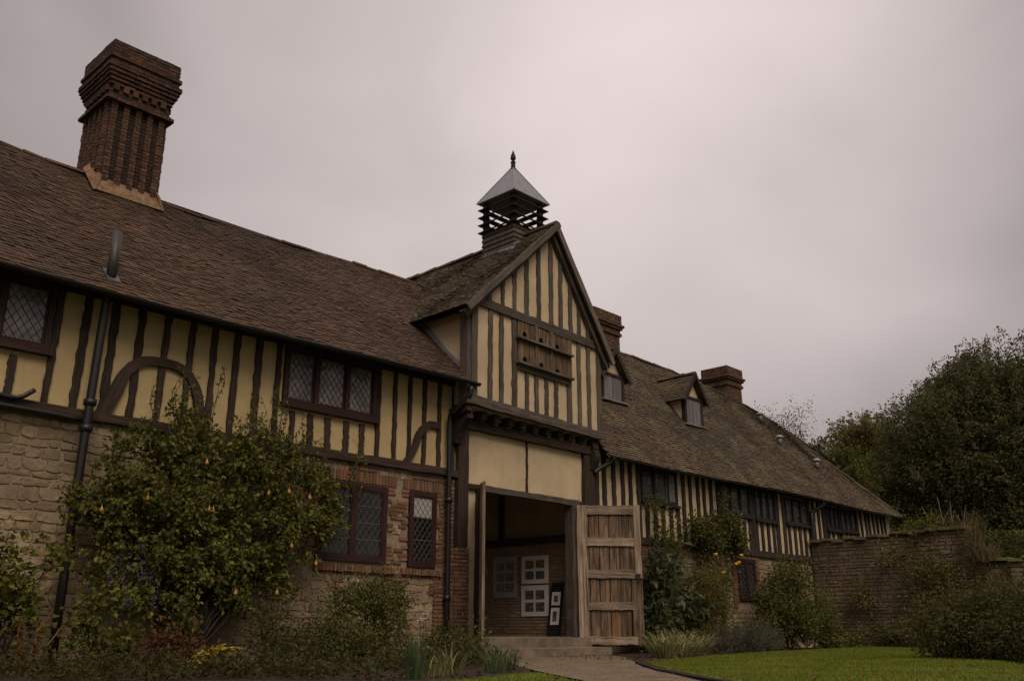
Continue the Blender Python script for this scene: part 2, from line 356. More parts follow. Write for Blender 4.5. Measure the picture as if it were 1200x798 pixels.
def block_wall(mb, O, u, v, n, W, H, ch, bw, joint=.012, proud=.03, skip=None, rough=.0, stone=False, stagger=True, keep=1.0, pv=(.88, 1.1)):
    """courses of separate blocks standing proud of a face; every block is its own island"""
    O = V3(O); u = V3(u); v = V3(v); n = V3(n); z = 0; row = 0
    while z < H - .02:
        h = min(random.uniform(*ch), H - z); x = 0.0
        first = True
        while x < W - .005:
            b = random.uniform(*bw)
            if first and stagger and not stone and row % 2: b *= .5
            first = False
            b = min(b, W - x)
            if W - x - b < .06: b = W - x
            cx_, cz_ = x + b / 2, z + h / 2
            if not (skip and skip(cx_, cz_, x, x + b, z, z + h)) and random.random() < keep:
                j = joint / 2; a0, a1, b0, b1 = x + j, x + b - j, z + j, z + h - j
                pr = proud * (random.uniform(.6, 1.25) if stone else random.uniform(*pv))
                if stone:
                    oc = [(a0, b0), ((a0 + a1) / 2, b0), (a1, b0), (a1, (b0 + b1) / 2), (a1, b1), ((a0 + a1) / 2, b1), (a0, b1), (a0, (b0 + b1) / 2)]
                    k = min(b, h); oc = [(p + random.uniform(-.14, .14) * k + (cx_ - p) * .06 * (i % 2 == 0), q + random.uniform(-.14, .14) * k + (cz_ - q) * .12 * (i % 2 == 0)) for i, (p, q) in enumerate(oc)]
                    vs = [O + u * p + v * q - n * .01 for p, q in oc]
                    vs += [O + u * (cx_ + (p - cx_) * .955) + v * (cz_ + (q - cz_) * .94) + n * (pr * random.uniform(.55, 1.0)) for p, q in oc]
                    vs.append(O + u * (cx_ + random.uniform(-.1, .1) * b) + v * (cz_ + random.uniform(-.1, .1) * h) + n * pr * random.uniform(.6, 1.15))
                    fs = [(i, (i + 1) % 8, 8 + (i + 1) % 8, 8 + i) for i in range(8)] + [(8 + i, 8 + (i + 1) % 8, 16) for i in range(8)]
                else:
                    r_ = lambda: random.uniform(-rough, rough)
                    vs = [O + u * (p + r_()) + v * (q + r_()) + n * (d + (r_() if d > 0 else 0)) for d in (-.004, pr) for p, q in ((a0, b0), (a1, b0), (a1, b1), (a0, b1))]
                    fs = [(4, 5, 6, 7)] + [(i, (i + 1) % 4, 4 + (i + 1) % 4, 4 + i) for i in range(4)]
                mb.add(vs, fs)
            x += b
        z += h; row += 1

def tile_surface(mb, E, Rg, t0, t1, gauge=.09, tw=.16, clip=None, deck=True, lift=.0, rnd=.006):
    n = E.__call__((t0 + t1) / 2); Ls = (Rg((t0 + t1) / 2) - n).length; nc = int(Ls / gauge)
    def P(t, s):
        p = E(t).lerp(Rg(t), s); p.z += (.035 * math.sin(t * 1.1 + 3 * s + p.y) * math.sin(s * 3.1) + .018 * math.sin(t * 2.7 - 5 * s)) * (1 if s > .02 else .3) ; return p
    mid = (t0 + t1) / 2; dt = (P(mid + .1, .5) - P(mid - .1, .5)).normalized(); ds = (P(mid, .6) - P(mid, .4)).normalized(); nn = dt.cross(ds).normalized()
    if nn.z < 0: nn = -nn
    nt_ = int((t1 - t0) / tw)
    for j in range(nc):
        s0 = j / nc; s1 = min(1.0, s0 + 1.75 / nc); cz = random.uniform(-.006, .006)
        for i in range(-1, nt_ + 1):
            a = t0 + (i + .5 * (j % 2)) * tw; b = a + tw - .006
            a = max(a, t0 - .01); b = min(b, t1 + .01)
            if b - a < .03: continue
            if clip and not clip((a + b) / 2, s0, P((a + b) / 2, s0)): continue
            k = random.uniform(-rnd, rnd); tl = random.uniform(-.006, .006) * (2.2 if random.random() < .05 else 1)
            up1 = nn * (lift + .026 + k + abs(tl)); lo = ds * (cz + random.uniform(-.008, .008))
            A = P(a, s0) + lo; B = P(b, s0) + lo; Cc = P(b, s1); Dd = P(a, s1)
            vs = [A + up1 + nn * tl, B + up1 - nn * tl, Cc + nn * (lift + .006), Dd + nn * (lift + .006), A + up1 - nn * .02, B + up1 - nn * .02]
            mb.add(vs, [(0, 1, 2, 3), (4, 5, 1, 0), (4, 0, 3), (5, 2, 1)])
    if deck:
        nx = max(4, int((t1 - t0) / .4)); ny = 12
        for i in range(nx):
            for j in range(ny):
                ta, tb = t0 + (t1 - t0) * i / nx, t0 + (t1 - t0) * (i + 1) / nx; sa, sb = j / ny, (j + 1) / ny
                if clip and not all(clip(t, s, P(t, s)) for t in (ta, tb) for s in (sa, sb)): continue
                mb.add([P(ta, sa) - nn * .02, P(tb, sa) - nn * .02, P(tb, sb) - nn * .02, P(ta, sb) - nn * .02], [(0, 1, 2, 3)])
def ridge_tiles(mb, pts, r=.12, ln=.36):
    pts = [V3(p) for p in pts]
    for a, b in zip(pts[:-1], pts[1:]):
        n = max(1, int((b - a).length / ln)); d = (b - a).normalized(); sd = d.cross(V3((0, 0, 1))).normalized(); up = sd.cross(d)
        for i in range(n):
            p = a.lerp(b, i / n); q = a.lerp(b, (i + .97) / n); rr = r * random.uniform(.93, 1.05); off = up * random.uniform(-.012, .012); vs = []
            for e, k in ((p, 1.04), (q, .96)):
                for h in range(7):
                    an = math.pi * h / 6; vs.append(e + off + sd * math.cos(an) * rr * k * 1.15 + up * (math.sin(an) * rr * k - .05))
            mb.add(vs, [(h, h + 1, h + 8, h + 7) for h in range(6)] + [tuple(range(7)), tuple(range(13, 6, -1))])

def lattice(mb, x0, x1, z0, z1, y, px=.13, pz=.18, wd=.008, bars=()):
    """diamond leading clipped to one light"""
    k = pz / px
    for sgn in (1, -1):
        c0 = -6; 
        xs = np.arange(x0 - (z1 - z0) / k - px, x1 + (z1 - z0) / k + px, px)
        for xa in xs:
            pts = []
            # line: z = z0 + sgn*k*(x-xa) for sgn 1 ; start top for sgn -1
            f = (lambda x: z0 + k * (x - xa)) if sgn == 1 else (lambda x: z1 - k * (x - xa))
            a, b = max(x0, xa), min(x1, xa + (z1 - z0) / k)
            if b - a < .01: continue
            mb.sweep([(a, y, f(a)), (b, y, f(b))], wd, .008, (0, 1, 0))
    for b in bars: mb.sweep([(x0, y - .004, b), (x1, y - .004, b)], .014, .012, (0, 1, 0))
def window(parent, x0, x1, z0, z1, lights, y=14.0, fw=.075, mat='window', glass='glass_pale', came='lead', bars=0, label=None, depth=.07, lead=True, cill=True, px=.125, pz=.17):
    q = MB(); yf = y - depth; n = len(lights) if isinstance(lights, list) else lights
    edges = lights if isinstance(lights, list) else [1] * n
    q.sweep([(x0 + fw / 2, yf + depth / 2, z0), (x0 + fw / 2, yf + depth / 2, z1)], fw, depth, (0, 1, 0)); q.sweep([(x1 - fw / 2, yf + depth / 2, z0), (x1 - fw / 2, yf + depth / 2, z1)], fw, depth, (0, 1, 0))
    q.sweep([(x0 + fw, yf + depth / 2 + .003, z1 - fw / 2), (x1 - fw, yf + depth / 2 + .003, z1 - fw / 2)], fw, depth, (0, 1, 0)); q.sweep([(x0 + fw, yf + depth / 2 + .003, z0 + fw / 2), (x1 - fw, yf + depth / 2 + .003, z0 + fw / 2)], fw, depth, (0, 1, 0))
    tot = sum(edges); xs = [x0 + (x1 - x0) * sum(edges[:i]) / tot for i in range(n + 1)]
    for xm in xs[1:-1]: q.sweep([(xm, yf + depth / 2 + .002, z0 + fw), (xm, yf + depth / 2 + .002, z1 - fw)], fw * 1.05, depth, (0, 1, 0))
    wn = q.build('window', mat, parent, label=label)
    for i in range(n):
        a, b = xs[i] + (fw if i == 0 else fw * .52), xs[i + 1] - (fw if i == n - 1 else fw * .52); c, d = z0 + fw, z1 - fw
        s = MB(); e = .032
        for seg in (((a + e / 2, c), (a + e / 2, d)), ((b - e / 2, c), (b - e / 2, d))): s.sweep([(seg[0][0], y - .022, seg[0][1]), (seg[1][0], y - .022, seg[1][1])], e, .03, (0, 1, 0))
        for zz in (c + e / 2, d - e / 2): s.sweep([(a + e, y - .021, zz), (b - e, y - .021, zz)], e, .03, (0, 1, 0))
        s.build('casement', mat, wn)
        p = MB(); nx, nz_ = max(1, round((b - a) / .16)), max(1, round((d - c) / .2))
        for ix in range(nx):
            for iz in range(nz_):
                t = [random.uniform(-.005, .005) for _ in range(2)]
                xa, xb = a + (b - a) * ix / nx, a + (b - a) * (ix + 1) / nx; za, zb = c + (d - c) * iz / nz_, c + (d - c) * (iz + 1) / nz_
                p.add([(xa, y - .012 + t[0], za), (xb, y - .012 - t[0], za), (xb, y - .012 - t[0] + t[1], zb), (xa, y - .012 + t[0] + t[1], zb)], [(0, 1, 2, 3)])
        p.build('pane', glass, wn)
        if lead:
            g = MB(); lattice(g, a, b, c, d, y - .018, px, pz, .008, [c + (d - c) * (k + 1) / (bars + 1) for k in range(bars)]); g.build('leading', came, wn)
    if cill:
        q = MB(); q.sweep([(x0 - .05, y - .055, z0 - .035), (x1 + .05, y - .055, z0 - .035)], .07, .13, (0, 1, 0)); q.build('sill', mat, wn)
    return wn
def pipe_run(parent, pts, r=.045, name='downpipe', mat='iron', collars=()):
    q = MB(); q.tube(catmull(pts, 3) if len(pts) > 2 else pts, r, 10); o = q.build(name, mat, parent, True)
    for c, d in collars:
        k = MB(); d = V3(d); c = V3(c); k.tube([c - d * .05, c - d * .045, c + d * .045, c + d * .05], [r * 1.1, r * 1.45, r * 1.45, r * 1.1], 10); k.build('collar', mat, o, True)
    return o
def gutter(parent, x0, x1, y, z, r=.06, dz=0):
    q = MB(); n = 40; vs = []; fs = []
    for i in range(n + 1):
        x = x0 + (x1 - x0) * i / n; zz = z(x) if callable(z) else z
        for h in range(9):
            a = math.pi + math.pi * h / 8; vs.append((x, y + math.cos(a) * r, zz + math.sin(a) * r))
        for h in range(9):
            a = 2 * math.pi - math.pi * h / 8; vs.append((x, y + math.cos(a) * (r - .008), zz + math.sin(a) * (r - .008)))
    for i in range(n):
        for h in range(18): fs.append((i * 18 + h, i * 18 + (h + 1) % 18, (i + 1) * 18 + (h + 1) % 18, (i + 1) * 18 + h))
    fs += [tuple(range(18)), tuple(n * 18 + h for h in range(17, -1, -1))]
    q.add(vs, fs); o = q.build('gutter', 'iron', parent); return o

# ------------------------------------------------------------------ foliage helpers
def leaf_mesh(p, d, nrm, Ln, Wd, fold=.25, droop=.1):
    n = len(p); s = np.cross(d, nrm); s /= np.linalg.norm(s, axis=1, keepdims=True) + 1e-9
    up = np.cross(s, d); Ln = Ln[:, None]; Wd = Wd[:, None]
    mid = p + d * Ln * .48; tip = p + d * Ln - up * Ln * droop
    Vv = np.stack([p, mid + s * Wd * .5 + up * Wd * fold, tip, mid - s * Wd * .5 + up * Wd * fold], 1).reshape(-1, 3)
    b = np.arange(n)[:, None] * 4; Ff = np.concatenate([b + np.array([[0, 1, 2]]), b + np.array([[0, 2, 3]])], 1).reshape(-1, 3)
    return Vv, Ff
def unit(a): return a / (np.linalg.norm(a, axis=1, keepdims=True) + 1e-9)
def twig_centres(blobs, n, shell=2.2, holes=.35, hs=1.0):
    B = np.array([b[:4] for b in blobs], float); ax = np.array([b[4] if len(b) > 4 else (1, 1, 1) for b in blobs], float)
    pr = B[:, 3] ** 2; pr /= pr.sum(); i = RNG.choice(len(B), n, p=pr)
    d = unit(RNG.normal(size=(n, 3))); r = RNG.random(n) ** (1 / shell)
    r *= 1 + .16 * np.sin(d[:, 0] * 5 + i * 1.7) + .14 * np.sin(d[:, 2] * 7 + i)
    p = B[i, :3] + d * (r * B[i, 3])[:, None] * ax[i]
    q = p * hs; f = np.sin(q[:, 0] * 3.1 + 1.3 * np.sin(q[:, 2] * 2.3)) + np.sin(q[:, 1] * 2.7 + q[:, 2] * 3.3) + np.sin(q[:, 2] * 4.1 + q[:, 0] * 2.2)
    keep = f > np.quantile(f, holes); return p[keep], d[keep]
def foliage(name, parent, mat, blobs, n, per=7, Ln=.08, Wd=.045, spread=.09, shell=2.2, holes=.3, hs=1.0, ymax=None, zmin=.01, upb=.3, droop=.25, xmin=None, spray=0.0):
    c, d = twig_centres(blobs, n, shell, holes, hs); k = len(c)
    p = np.repeat(c, per, 0) + RNG.normal(size=(k * per, 3)) * spread; dd = np.repeat(d, per, 0)
    if spray:
        sd_ = unit(d * .75 + np.array([0, 0, .75]) + RNG.normal(size=(k, 3)) * .25); uu = RNG.random(k * per); p = np.repeat(c, per, 0) + np.repeat(sd_ * RNG.uniform(.5, 1.2, k)[:, None], per, 0) * (uu * spray)[:, None] + RNG.normal(size=(k * per, 3)) * (spread * (1.15 - uu))[:, None]
    dirs = unit(dd * .8 + RNG.normal(size=(k * per, 3)) * .9 + np.array([0, 0, -droop])); nr = unit(dd * .5 + RNG.normal(size=(k * per, 3)) * .6 + np.array([0, 0, upb]))
    sc = RNG.uniform(.6, 1.25, k * per)
    if ymax is not None: p[:, 1] = np.minimum(p[:, 1], ymax - .02 - RNG.random(len(p)) * .08)
    ok = p[:, 2] > zmin
    if xmin is not None: ok &= p[:, 0] < xmin
    p, dirs, nr, sc = p[ok], dirs[ok], nr[ok], sc[ok]
    if ymax is not None: dirs[:, 1] = -np.abs(dirs[:, 1])
    Vv, Ff = leaf_mesh(p, dirs, nr, Ln * sc, Wd * sc); Vv[:, 2] = np.maximum(Vv[:, 2], .004)
    return mesh_np(name, Vv, Ff, mat, parent)
def stems(parent, base, blobs, n, mat='bark', r=.025, name='stem', ymax=None, wob=.12):
    q = MB()
    for i in range(n):
        b = random.choice(blobs); a = V3((base[0] + random.uniform(-1, 1) * base[3], base[1] + random.uniform(-.3, .3) * base[3], base[2])); e = V3(b[:3]) + V3([random.uniform(-.6, .6) * b[3] * (b[4][j] if len(b) > 4 else 1) for j in range(3)])
        pts = [a.lerp(e, t) + V3([random.uniform(-wob, wob) * t for _ in range(3)]) + V3((0, 0, (e - a).length * .12 * math.sin(math.pi * t))) for t in np.linspace(0, 1, 7)]
        if ymax is not None: pts = [V3((p.x, min(p.y, ymax - .03), p.z)) for p in pts]
        q.tube(pts, [r * (1 - .75 * t) for t in np.linspace(0, 1, 7)], 6)
    return q.build(name, mat, parent, True)
def blades(name, parent, mat, base, n, ln, wd, spread, lean=.5, droop=.5, segs=5, flat=0):
    Vs, Fs = [], []; b = 0
    for i in range(n):
        a = random.uniform(0, 2 * math.pi); rr = spread * math.sqrt(random.random()); p = V3((base[0] + math.cos(a) * rr, base[1] + math.sin(a) * rr, base[2]))
        a2 = a + random.uniform(-.9, .9); h = V3((math.cos(a2), math.sin(a2), 0)); l = ln * random.uniform(.6, 1.1); le = lean * random.uniform(.2, 1.2); sd = V3((-h.y, h.x, 0)); w_ = wd * random.uniform(.7, 1.2)
        ang = math.pi / 2 - le * .5
        for s in range(segs + 1):
            t = s / segs; ww = w_ * (1 - t ** 1.6) * .5 + .0008
            Vs += [p + sd * ww, p - sd * ww]
            if s < segs: Fs += [(b + 2 * s, b + 2 * s + 1, b + 2 * s + 3), (b + 2 * s, b + 2 * s + 3, b + 2 * s + 2)]
            p = p + (h * math.cos(ang) + V3((0, 0, 1)) * math.sin(ang)) * (l / segs); ang -= droop * (t + .3) * random.uniform(.6, 1.3) * 2 / segs
            if p.z < .01: p.z = .01
        b += 2 * (segs + 1)
    return mesh_np(name, np.array([tuple(v) for v in Vs]), np.array(Fs), mat, parent)

# ================================================================== the setting
def sheet(name, poly, z, mat, sub=0):
    q = MB(); q.add([(x, y, z) for x, y in poly], [tuple(range(len(poly)))]); return struct(q.build(name, mat))
sheet('ground', [(-250, -250), (350, -250), (350, 350), (-250, 350)], -.03, 'field')
sheet('flower_bed', [(-4, 7.2), (6.9, 7.2), (8.6, 7.9), (11.4, 10.5), (13.2, 9.7), (12.2, 8.9), (28, 3), (28.6, 14.1), (-4, 14.1)], -.006, 'soil')
sheet('path', [(16.9, 14.0), (13.6, 14.0), (11.2, 10.75), (9.4, 8.55), (7.9, 6.5), (5.6, 3.4), (3.6, 0), (3, -4), (4.6, -4), (5.2, 0), (6.7, 3.2), (8.6, 5.5), (11.4, 8.3), (13.1, 9.7), (15.4, 11.6)], .0, 'path')
LAWN_R = [(12.35, 8.9), (14.0, 9.55), (16.0, 10.15), (20.0, 11.0), (24.0, 11.7), (27.6, 12.0), (27.9, 10.4), (24.5, 8.9), (19.8, 7.0), (15.5, 4.5), (10.5, 1.5), (7, -2), (5.6, -2), (6.0, 1.2), (7.3, 3.4), (8.95, 5.55), (10.6, 7.3)]
LAWN_L = [(8.62, 7.8), (7.5, 7.45), (6.6, 7.15), (4.5, 6.9), (-3, 6.7), (-6, 4), (-6, -4), (2.5, -4), (3.1, 0), (5.3, 3.6), (7.7, 6.55)]
q = MB()
for P_ in (LAWN_R, LAWN_L): q.prism([(x, y, -.005) for x, y in P_], (0, 0, .023))
struct(q.build('lawn', 'turf'))
q = MB(); q.sweep([(12.2, 8.9, .0), (10.45, 7.32, .0), (8.8, 5.55, .0), (7.15, 3.4, .0), (5.8, 1.2, .0)], .11, .05, (0, 0, 1), 8, .012); q.sweep([(12.2, 8.9, .0), (12.6, 9.1, 0), (14.0, 9.72, .0), (16.0, 10.32, .0), (20.0, 11.2, .0)], .14, .04, (0, 0, 1), 8, .03)
struct(q.build('lawn_edge', 'soil'))
def inside(px, py, poly):
    c = np.zeros(len(px), bool); n = len(poly)
    for i in range(n):
        x0, y0 = poly[i]; x1, y1 = poly[(i + 1) % n]
        if y0 == y1: continue
        k = ((y0 > py) != (y1 > py)) & (px < (x1 - x0) * (py - y0) / (y1 - y0) + x0); c ^= k
    return c
def grass(n):
    px = RNG.uniform(4, 28, n * 2); py = RNG.uniform(1, 12.2, n * 2); k = inside(px, py, LAWN_R) | inside(px, py, LAWN_L)
    px, py = px[k], py[k]; m_ = len(px); a = RNG.uniform(0, 6.283, m_); h = RNG.uniform(.018, .042, m_) * (1 + .25 * np.sin(px * .9 + py * 1.3) * np.sin(py * 1.7))
    p = np.stack([px, py, np.full(m_, .016)], 1); w_ = .006 + .0006 * np.hypot(px, py); sd = np.stack([np.cos(a), np.sin(a), a * 0], 1) * w_[:, None] * .5
    ti = p + np.stack([RNG.normal(size=m_) * .014, RNG.normal(size=m_) * .014, h], 1)
    Vv = np.stack([p + sd, p - sd, ti], 1).reshape(-1, 3); Ff = np.arange(m_ * 3).reshape(-1, 3)
    return struct(mesh_np('lawn_grass', Vv, Ff, 'l_grass'), 'stuff')
grass(130000)
def litter(name, mat, n, x0, x1, y0, y1, polys, ln, z):
    px = RNG.uniform(x0, x1, n); py = RNG.uniform(y0, y1, n); k = np.zeros(n, bool)
    for P_ in polys: k |= inside(px, py, P_)
    px, py = px[k], py[k]; m_ = len(px); p = np.stack([px, py, z + RNG.random(m_) * .012], 1)
    v, f = leaf_mesh(p, unit(RNG.normal(size=(m_, 3)) * np.array([1, 1, .25])), unit(RNG.normal(size=(m_, 3)) * .5 + np.array([0, 0, 1])), RNG.uniform(.5, 1, m_) * ln, RNG.uniform(.4, .8, m_) * ln); v[:, 2] = np.maximum(v[:, 2], z - .004)
    return struct(mesh_np(name, v, f, mat), 'stuff')
litter('fallen_leaves', 'l_orange', 330, 7, 28, 2, 12.2, [LAWN_R, LAWN_L], .07, .045)
PATHP = [(16.9, 13.9), (13.6, 13.9), (11.2, 10.75), (9.4, 8.55), (7.9, 6.5), (5.6, 3.4), (6.7, 3.2), (8.6, 5.5), (11.4, 8.3), (13.1, 9.7), (15.4, 11.6)]
litter('path_gravel', 'gravel', 12000, 5, 16, 3, 13.9, [PATHP], .018, .004)
litter('bed_litter', 'l_red', 3000, 6, 28, 7.3, 13.5, [[(6, 7.3), (8.6, 7.9), (11.4, 10.5), (11.0, 13), (6, 13)], [(13.2, 9.8), (20, 11.2), (27, 12.2), (27, 13.5), (14, 12.5)]], .06, .004)

# ================================================================== left range
LH = thing('timber_framed_house', 'two storey ochre plastered house on the left with ragstone base and tall brick chimney', 'house', (6, 14, 0))
def eL(x): return 5.40 + .03 * math.sin(x * .55 + 1)
def rL(x): return 9.04 - .14 * math.exp(-((x - 8.7) / 3.2) ** 2) + .015 * math.sin(x * 2.1)
EL = lambda t: V3((t, 13.42, eL(t))); RL = lambda t: V3((t, 17.2, rL(t)))
def zleft(y): return 5.40 + (y - 13.42) * .962
q = MB(); tile_surface(q, EL, RL, -2.0, 15.0, clip=lambda t, s, p: not (5.98 < t < 7.2 and p.y > 16.65) and (t < 12.78 or p.y > 13.75))
ridge_tiles(q, [(x, 17.2, rL(x) + .015 + random.uniform(-.015, .015)) for x in np.arange(-2, 15.3, .8)], .085, .3)
q.add([(-2, 17.2, 8.98), (15, 17.2, 8.98), (15, 20.9, 5.4), (-2, 20.9, 5.4)], [(0, 1, 2, 3)])
q.build('roof', 'tile', LH)
q = MB(); q.box(-2, 12.97, 14.0, 14.2, 3.55, 5.82); q.box(-2, -1.8, 14.2, 20.4, 0, 5.8); q.box(-2, 12.97, 20.4, 20.6, 0, 5.6); q.prism([(-1.99, 14.1, 5.8), (-1.99, 20.4, 5.6), (-1.99, 17.2, 8.8)], (.2, 0, 0))
q.build('plaster_wall', 'plaster', LH)
# stone storey
WINS = [(9.6, 11.2, 1.67, 3.12), (11.71, 12.45, 1.64, 3.13), (3.0, 3.80, 1.7, 2.75)]
def in_win(x, z, pad=0):
    return any(a - pad < x < b + pad and c - pad < z < d + pad for a, b, c, d in WINS)
def is_brick(x, z):
    if in_win(x, z): return False
    if 9.5 < x < 11.45 and 3.12 < z < 3.36: return True
    if 11.55 < x < 12.62 and 3.13 < z < 3.36: return True
    if (11.2 < x < 11.36 or 11.56 < x < 11.71 or 12.45 < x < 12.64 or 9.4 < x < 9.6) and 1.5 < z < 3.36: return True
    if 9.55 < x < 12.60 and 1.48 < z < 1.67 and not 11.36 < x < 11.6: return True
    if 12.42 < x < 12.66 and z < 3.4: return True
    if 11.36 < x < 11.56 and 1.6 < z < 3.3 and math.sin(z * 7.3 + 1) + .6 * math.sin(z * 17) > .15: return True
    if 9.4 < x < 12.6 and 1.15 < z < 1.5 and math.sin(x * 5.1) + math.sin(x * 2.3 + z * 9) > .75: return True
    if 9.0 < x < 12.6 and 3.36 <= z < 3.5 and math.sin(x * 4.1 + 2) > .3: return True
    return False
q = MB(); q.box(-2, 12.64, 14.0, 14.3, -.05, 3.5); q.build('stone_wall', 'mortar', LH)
q = MB(); block_wall(q, (-2, 14.0, -.03), (1, 0, 0), (0, 0, 1), (0, -1, 0), 14.62, 3.5, (.09, .21), (.11, .40), .014, .022, lambda x, z, a, b, c, d: in_win(x - 2, z - .03, .06) or is_brick(x - 2, z - .03) or is_brick(b - 2.04, z) or is_brick(a - 1.96, z), stone=True)
q.build('ragstone_facing', 'stone', LH)
def bskip(x, z): return not is_brick(x + 9.0, z + 1.15) or 3.12 < z + 1.15 < 3.345 and x < 3.6 or 1.5 < z + 1.15 < 1.66 and x + 9.0 < 12.45
for nm, test, hd in (('brick_surround', lambda x, z: z > .35 and x < 2.47, (9.6, 11.42)), ('brick_surround', lambda x, z: z > .35 and x >= 2.47, (11.58, 12.6)), ('brick_patch', lambda x, z: z <= .35, None)):
    q = MB(); block_wall(q, (9.0, 13.995, 1.15), (1, 0, 0), (0, 0, 1), (0, -1, 0), 3.65, 2.35, (.075, .077), (.19, .25), .014, .022, lambda x, z, a, b, c, d: bskip(x, z) or not test(x, z), rough=.006)
    if hd:
        a, b = hd
        block_wall(q, (a, 13.995, 3.13), (1, 0, 0), (0, 0, 1), (0, -1, 0), b - a, .21, (.21, .22), (.07, .085), .014, .026, rough=.006)
        block_wall(q, (a, 13.995, 1.50), (1, 0, 0), (0, 0, 1), (0, -1, 0), b - a, .13, (.13, .14), (.07, .085), .014, .08, rough=.008)
    q.build(nm, 'brick', LH)
q = MB(); block_wall(q, (12.42, 13.995, -.03), (1, 0, 0), (0, 0, 1), (0, -1, 0), .24, 1.35, (.075, .077), (.19, .25), .014, .045, rough=.006); q.build('brick_corner', 'brick', LH)
hbeam(LH, 'sill_beam', (-2, 13.97, 3.555), (12.95, 13.97, 3.575), .15, .16, seg=40, jit=.012)
hbeam(LH, 'wall_plate', (-2, 13.96, 5.50), (12.85, 13.96, 5.50), .16, .10, seg=40)
for t, b, z0, z1 in [(4.25, 4.25, 3.62, 4.28), (4.78, 4.76, 3.62, 5.45), (5.2, 5.16, 3.62, 5.45), (5.63, 5.60, 3.62, 5.45), (6.05, 6.03, 3.62, 5.45), (6.49, 6.46, 3.62, 5.45), (6.93, 6.9, 3.62, 5.45), (7.33, 7.34, 3.62, 5.45), (7.76, 7.75, 3.62, 5.45), (8.19, 8.19, 3.62, 5.45), (8.60, 8.60, 3.62, 5.45), (10.87, 10.88, 3.62, 5.45),
                     (11.29, 11.3, 3.62, 5.45), (11.68, 11.68, 3.62, 5.45), (12.06, 12.07, 3.62, 5.45), (12.47, 12.47, 3.62, 5.45), (12.88, 12.86, 3.62, 5.45), (8.96, 8.96, 3.62, 4.24), (9.34, 9.35, 3.62, 4.24), (9.72, 9.74, 3.62, 4.24), (10.14, 10.15, 3.62, 4.24), (10.5, 10.52, 3.62, 4.24), (3.45, 3.45, 3.62, 5.45), (3.82, 3.82, 3.62, 4.28)]:
    vbeam(LH, 'stud', b, z0, z1, (random.uniform(.098, .122) if x_ else .1) if (x_ := t < 10.9) else .09, 13.982, .05, x1=t, jit=.012)
def brace(parent, pts, w_, mat='timber', y=13.965, d=.075):
    q = MB(); q.sweep(catmull([(x, y, z) for x, z in pts], 6), w_, d, (0, 1, 0), 1, .008); return q.build('curved_brace', mat, parent)
brace(LH, [(5.60, 3.60), (5.76, 4.00), (5.90, 4.36), (6.14, 4.57), (6.5, 4.62), (6.84, 4.55), (7.06, 4.30), (7.17, 3.95), (7.20, 3.66)], [.23, .20, .165, .145, .145, .15, .155, .165, .16])
brace(LH, [(11.58, 3.60), (11.80, 3.94), (11.93, 4.26), (12.16, 4.48), (12.46, 4.51)], [.13, .13, .14, .14, .15])
window(LH, 3.0, 4.70, 4.42, 5.44, [.98, .72], 14.0, .075, glass='glass_pale')
window(LH, 8.72, 10.80, 4.36, 5.44, 3, 14.0, .085, glass='glass_pale')
window(LH, 9.62, 11.18, 1.69, 3.10, 2, 13.985, .095, glass='glass_dark', came='came_pale', bars=3, px=.14, pz=.19, cill=False, depth=.05)
w2 = window(LH, 11.73, 12.43, 1.66, 3.11, 1, 13.985, .08, glass='glass_dark', came='came_pale', bars=2, cill=False, depth=.05)
q = MB(); q.box(11.82, 12.34, 13.968, 13.9705, 2.62, 3.0); q.build('blind', 'greycard', w2)
window(LH, 3.02, 3.78, 1.72, 2.73, 1, 13.985, .08, glass='glass_dark', cill=False, depth=.05)
gutter(LH, -2, 13.02, 13.36, lambda x: 5.375 + .03 * math.sin(x * .55 + 1), .062)
pipe_run(LH, [(5.33, 13.68, 5.50), (5.33, 13.69, 5.20), (5.33, 13.72, 4.7), (5.31, 13.74, 3.0), (5.30, 13.76, 0)], .064, collars=[((5.32, 13.735, 3.72), (0, 0, 1)), ((5.315, 13.74, 3.33), (0, 0, 1)), ((5.305, 13.75, 1.6), (0, 0, 1))])
pipe_run(LH, [(3.2, 13.9, 3.66), (3.95, 13.86, 3.66), (4.35, 13.84, 3.64), (4.55, 13.78, 3.78)], .035, name='waste_pipe')
pipe_run(LH, [(2.0, 13.80, 3.52), (4.6, 13.82, 3.49), (5.3, 13.84, 3.46)], .04, name='waste_pipe')
# soil vent through the roof
q = MB(); q.tube([(5.38, 13.76, 5.6), (5.39, 13.76, 6.50)], .078, 12); vp = q.build('vent_pipe', 'pvc', LH, True)
q = MB(); q.prism([(5.28, 13.62, zleft(13.62) + .03), (5.49, 13.62, zleft(13.62) + .03), (5.49, 13.9, zleft(13.9) + .035), (5.28, 13.9, zleft(13.9) + .035)], (0, 0, .02)); q.build('flashing', 'pvc', vp)
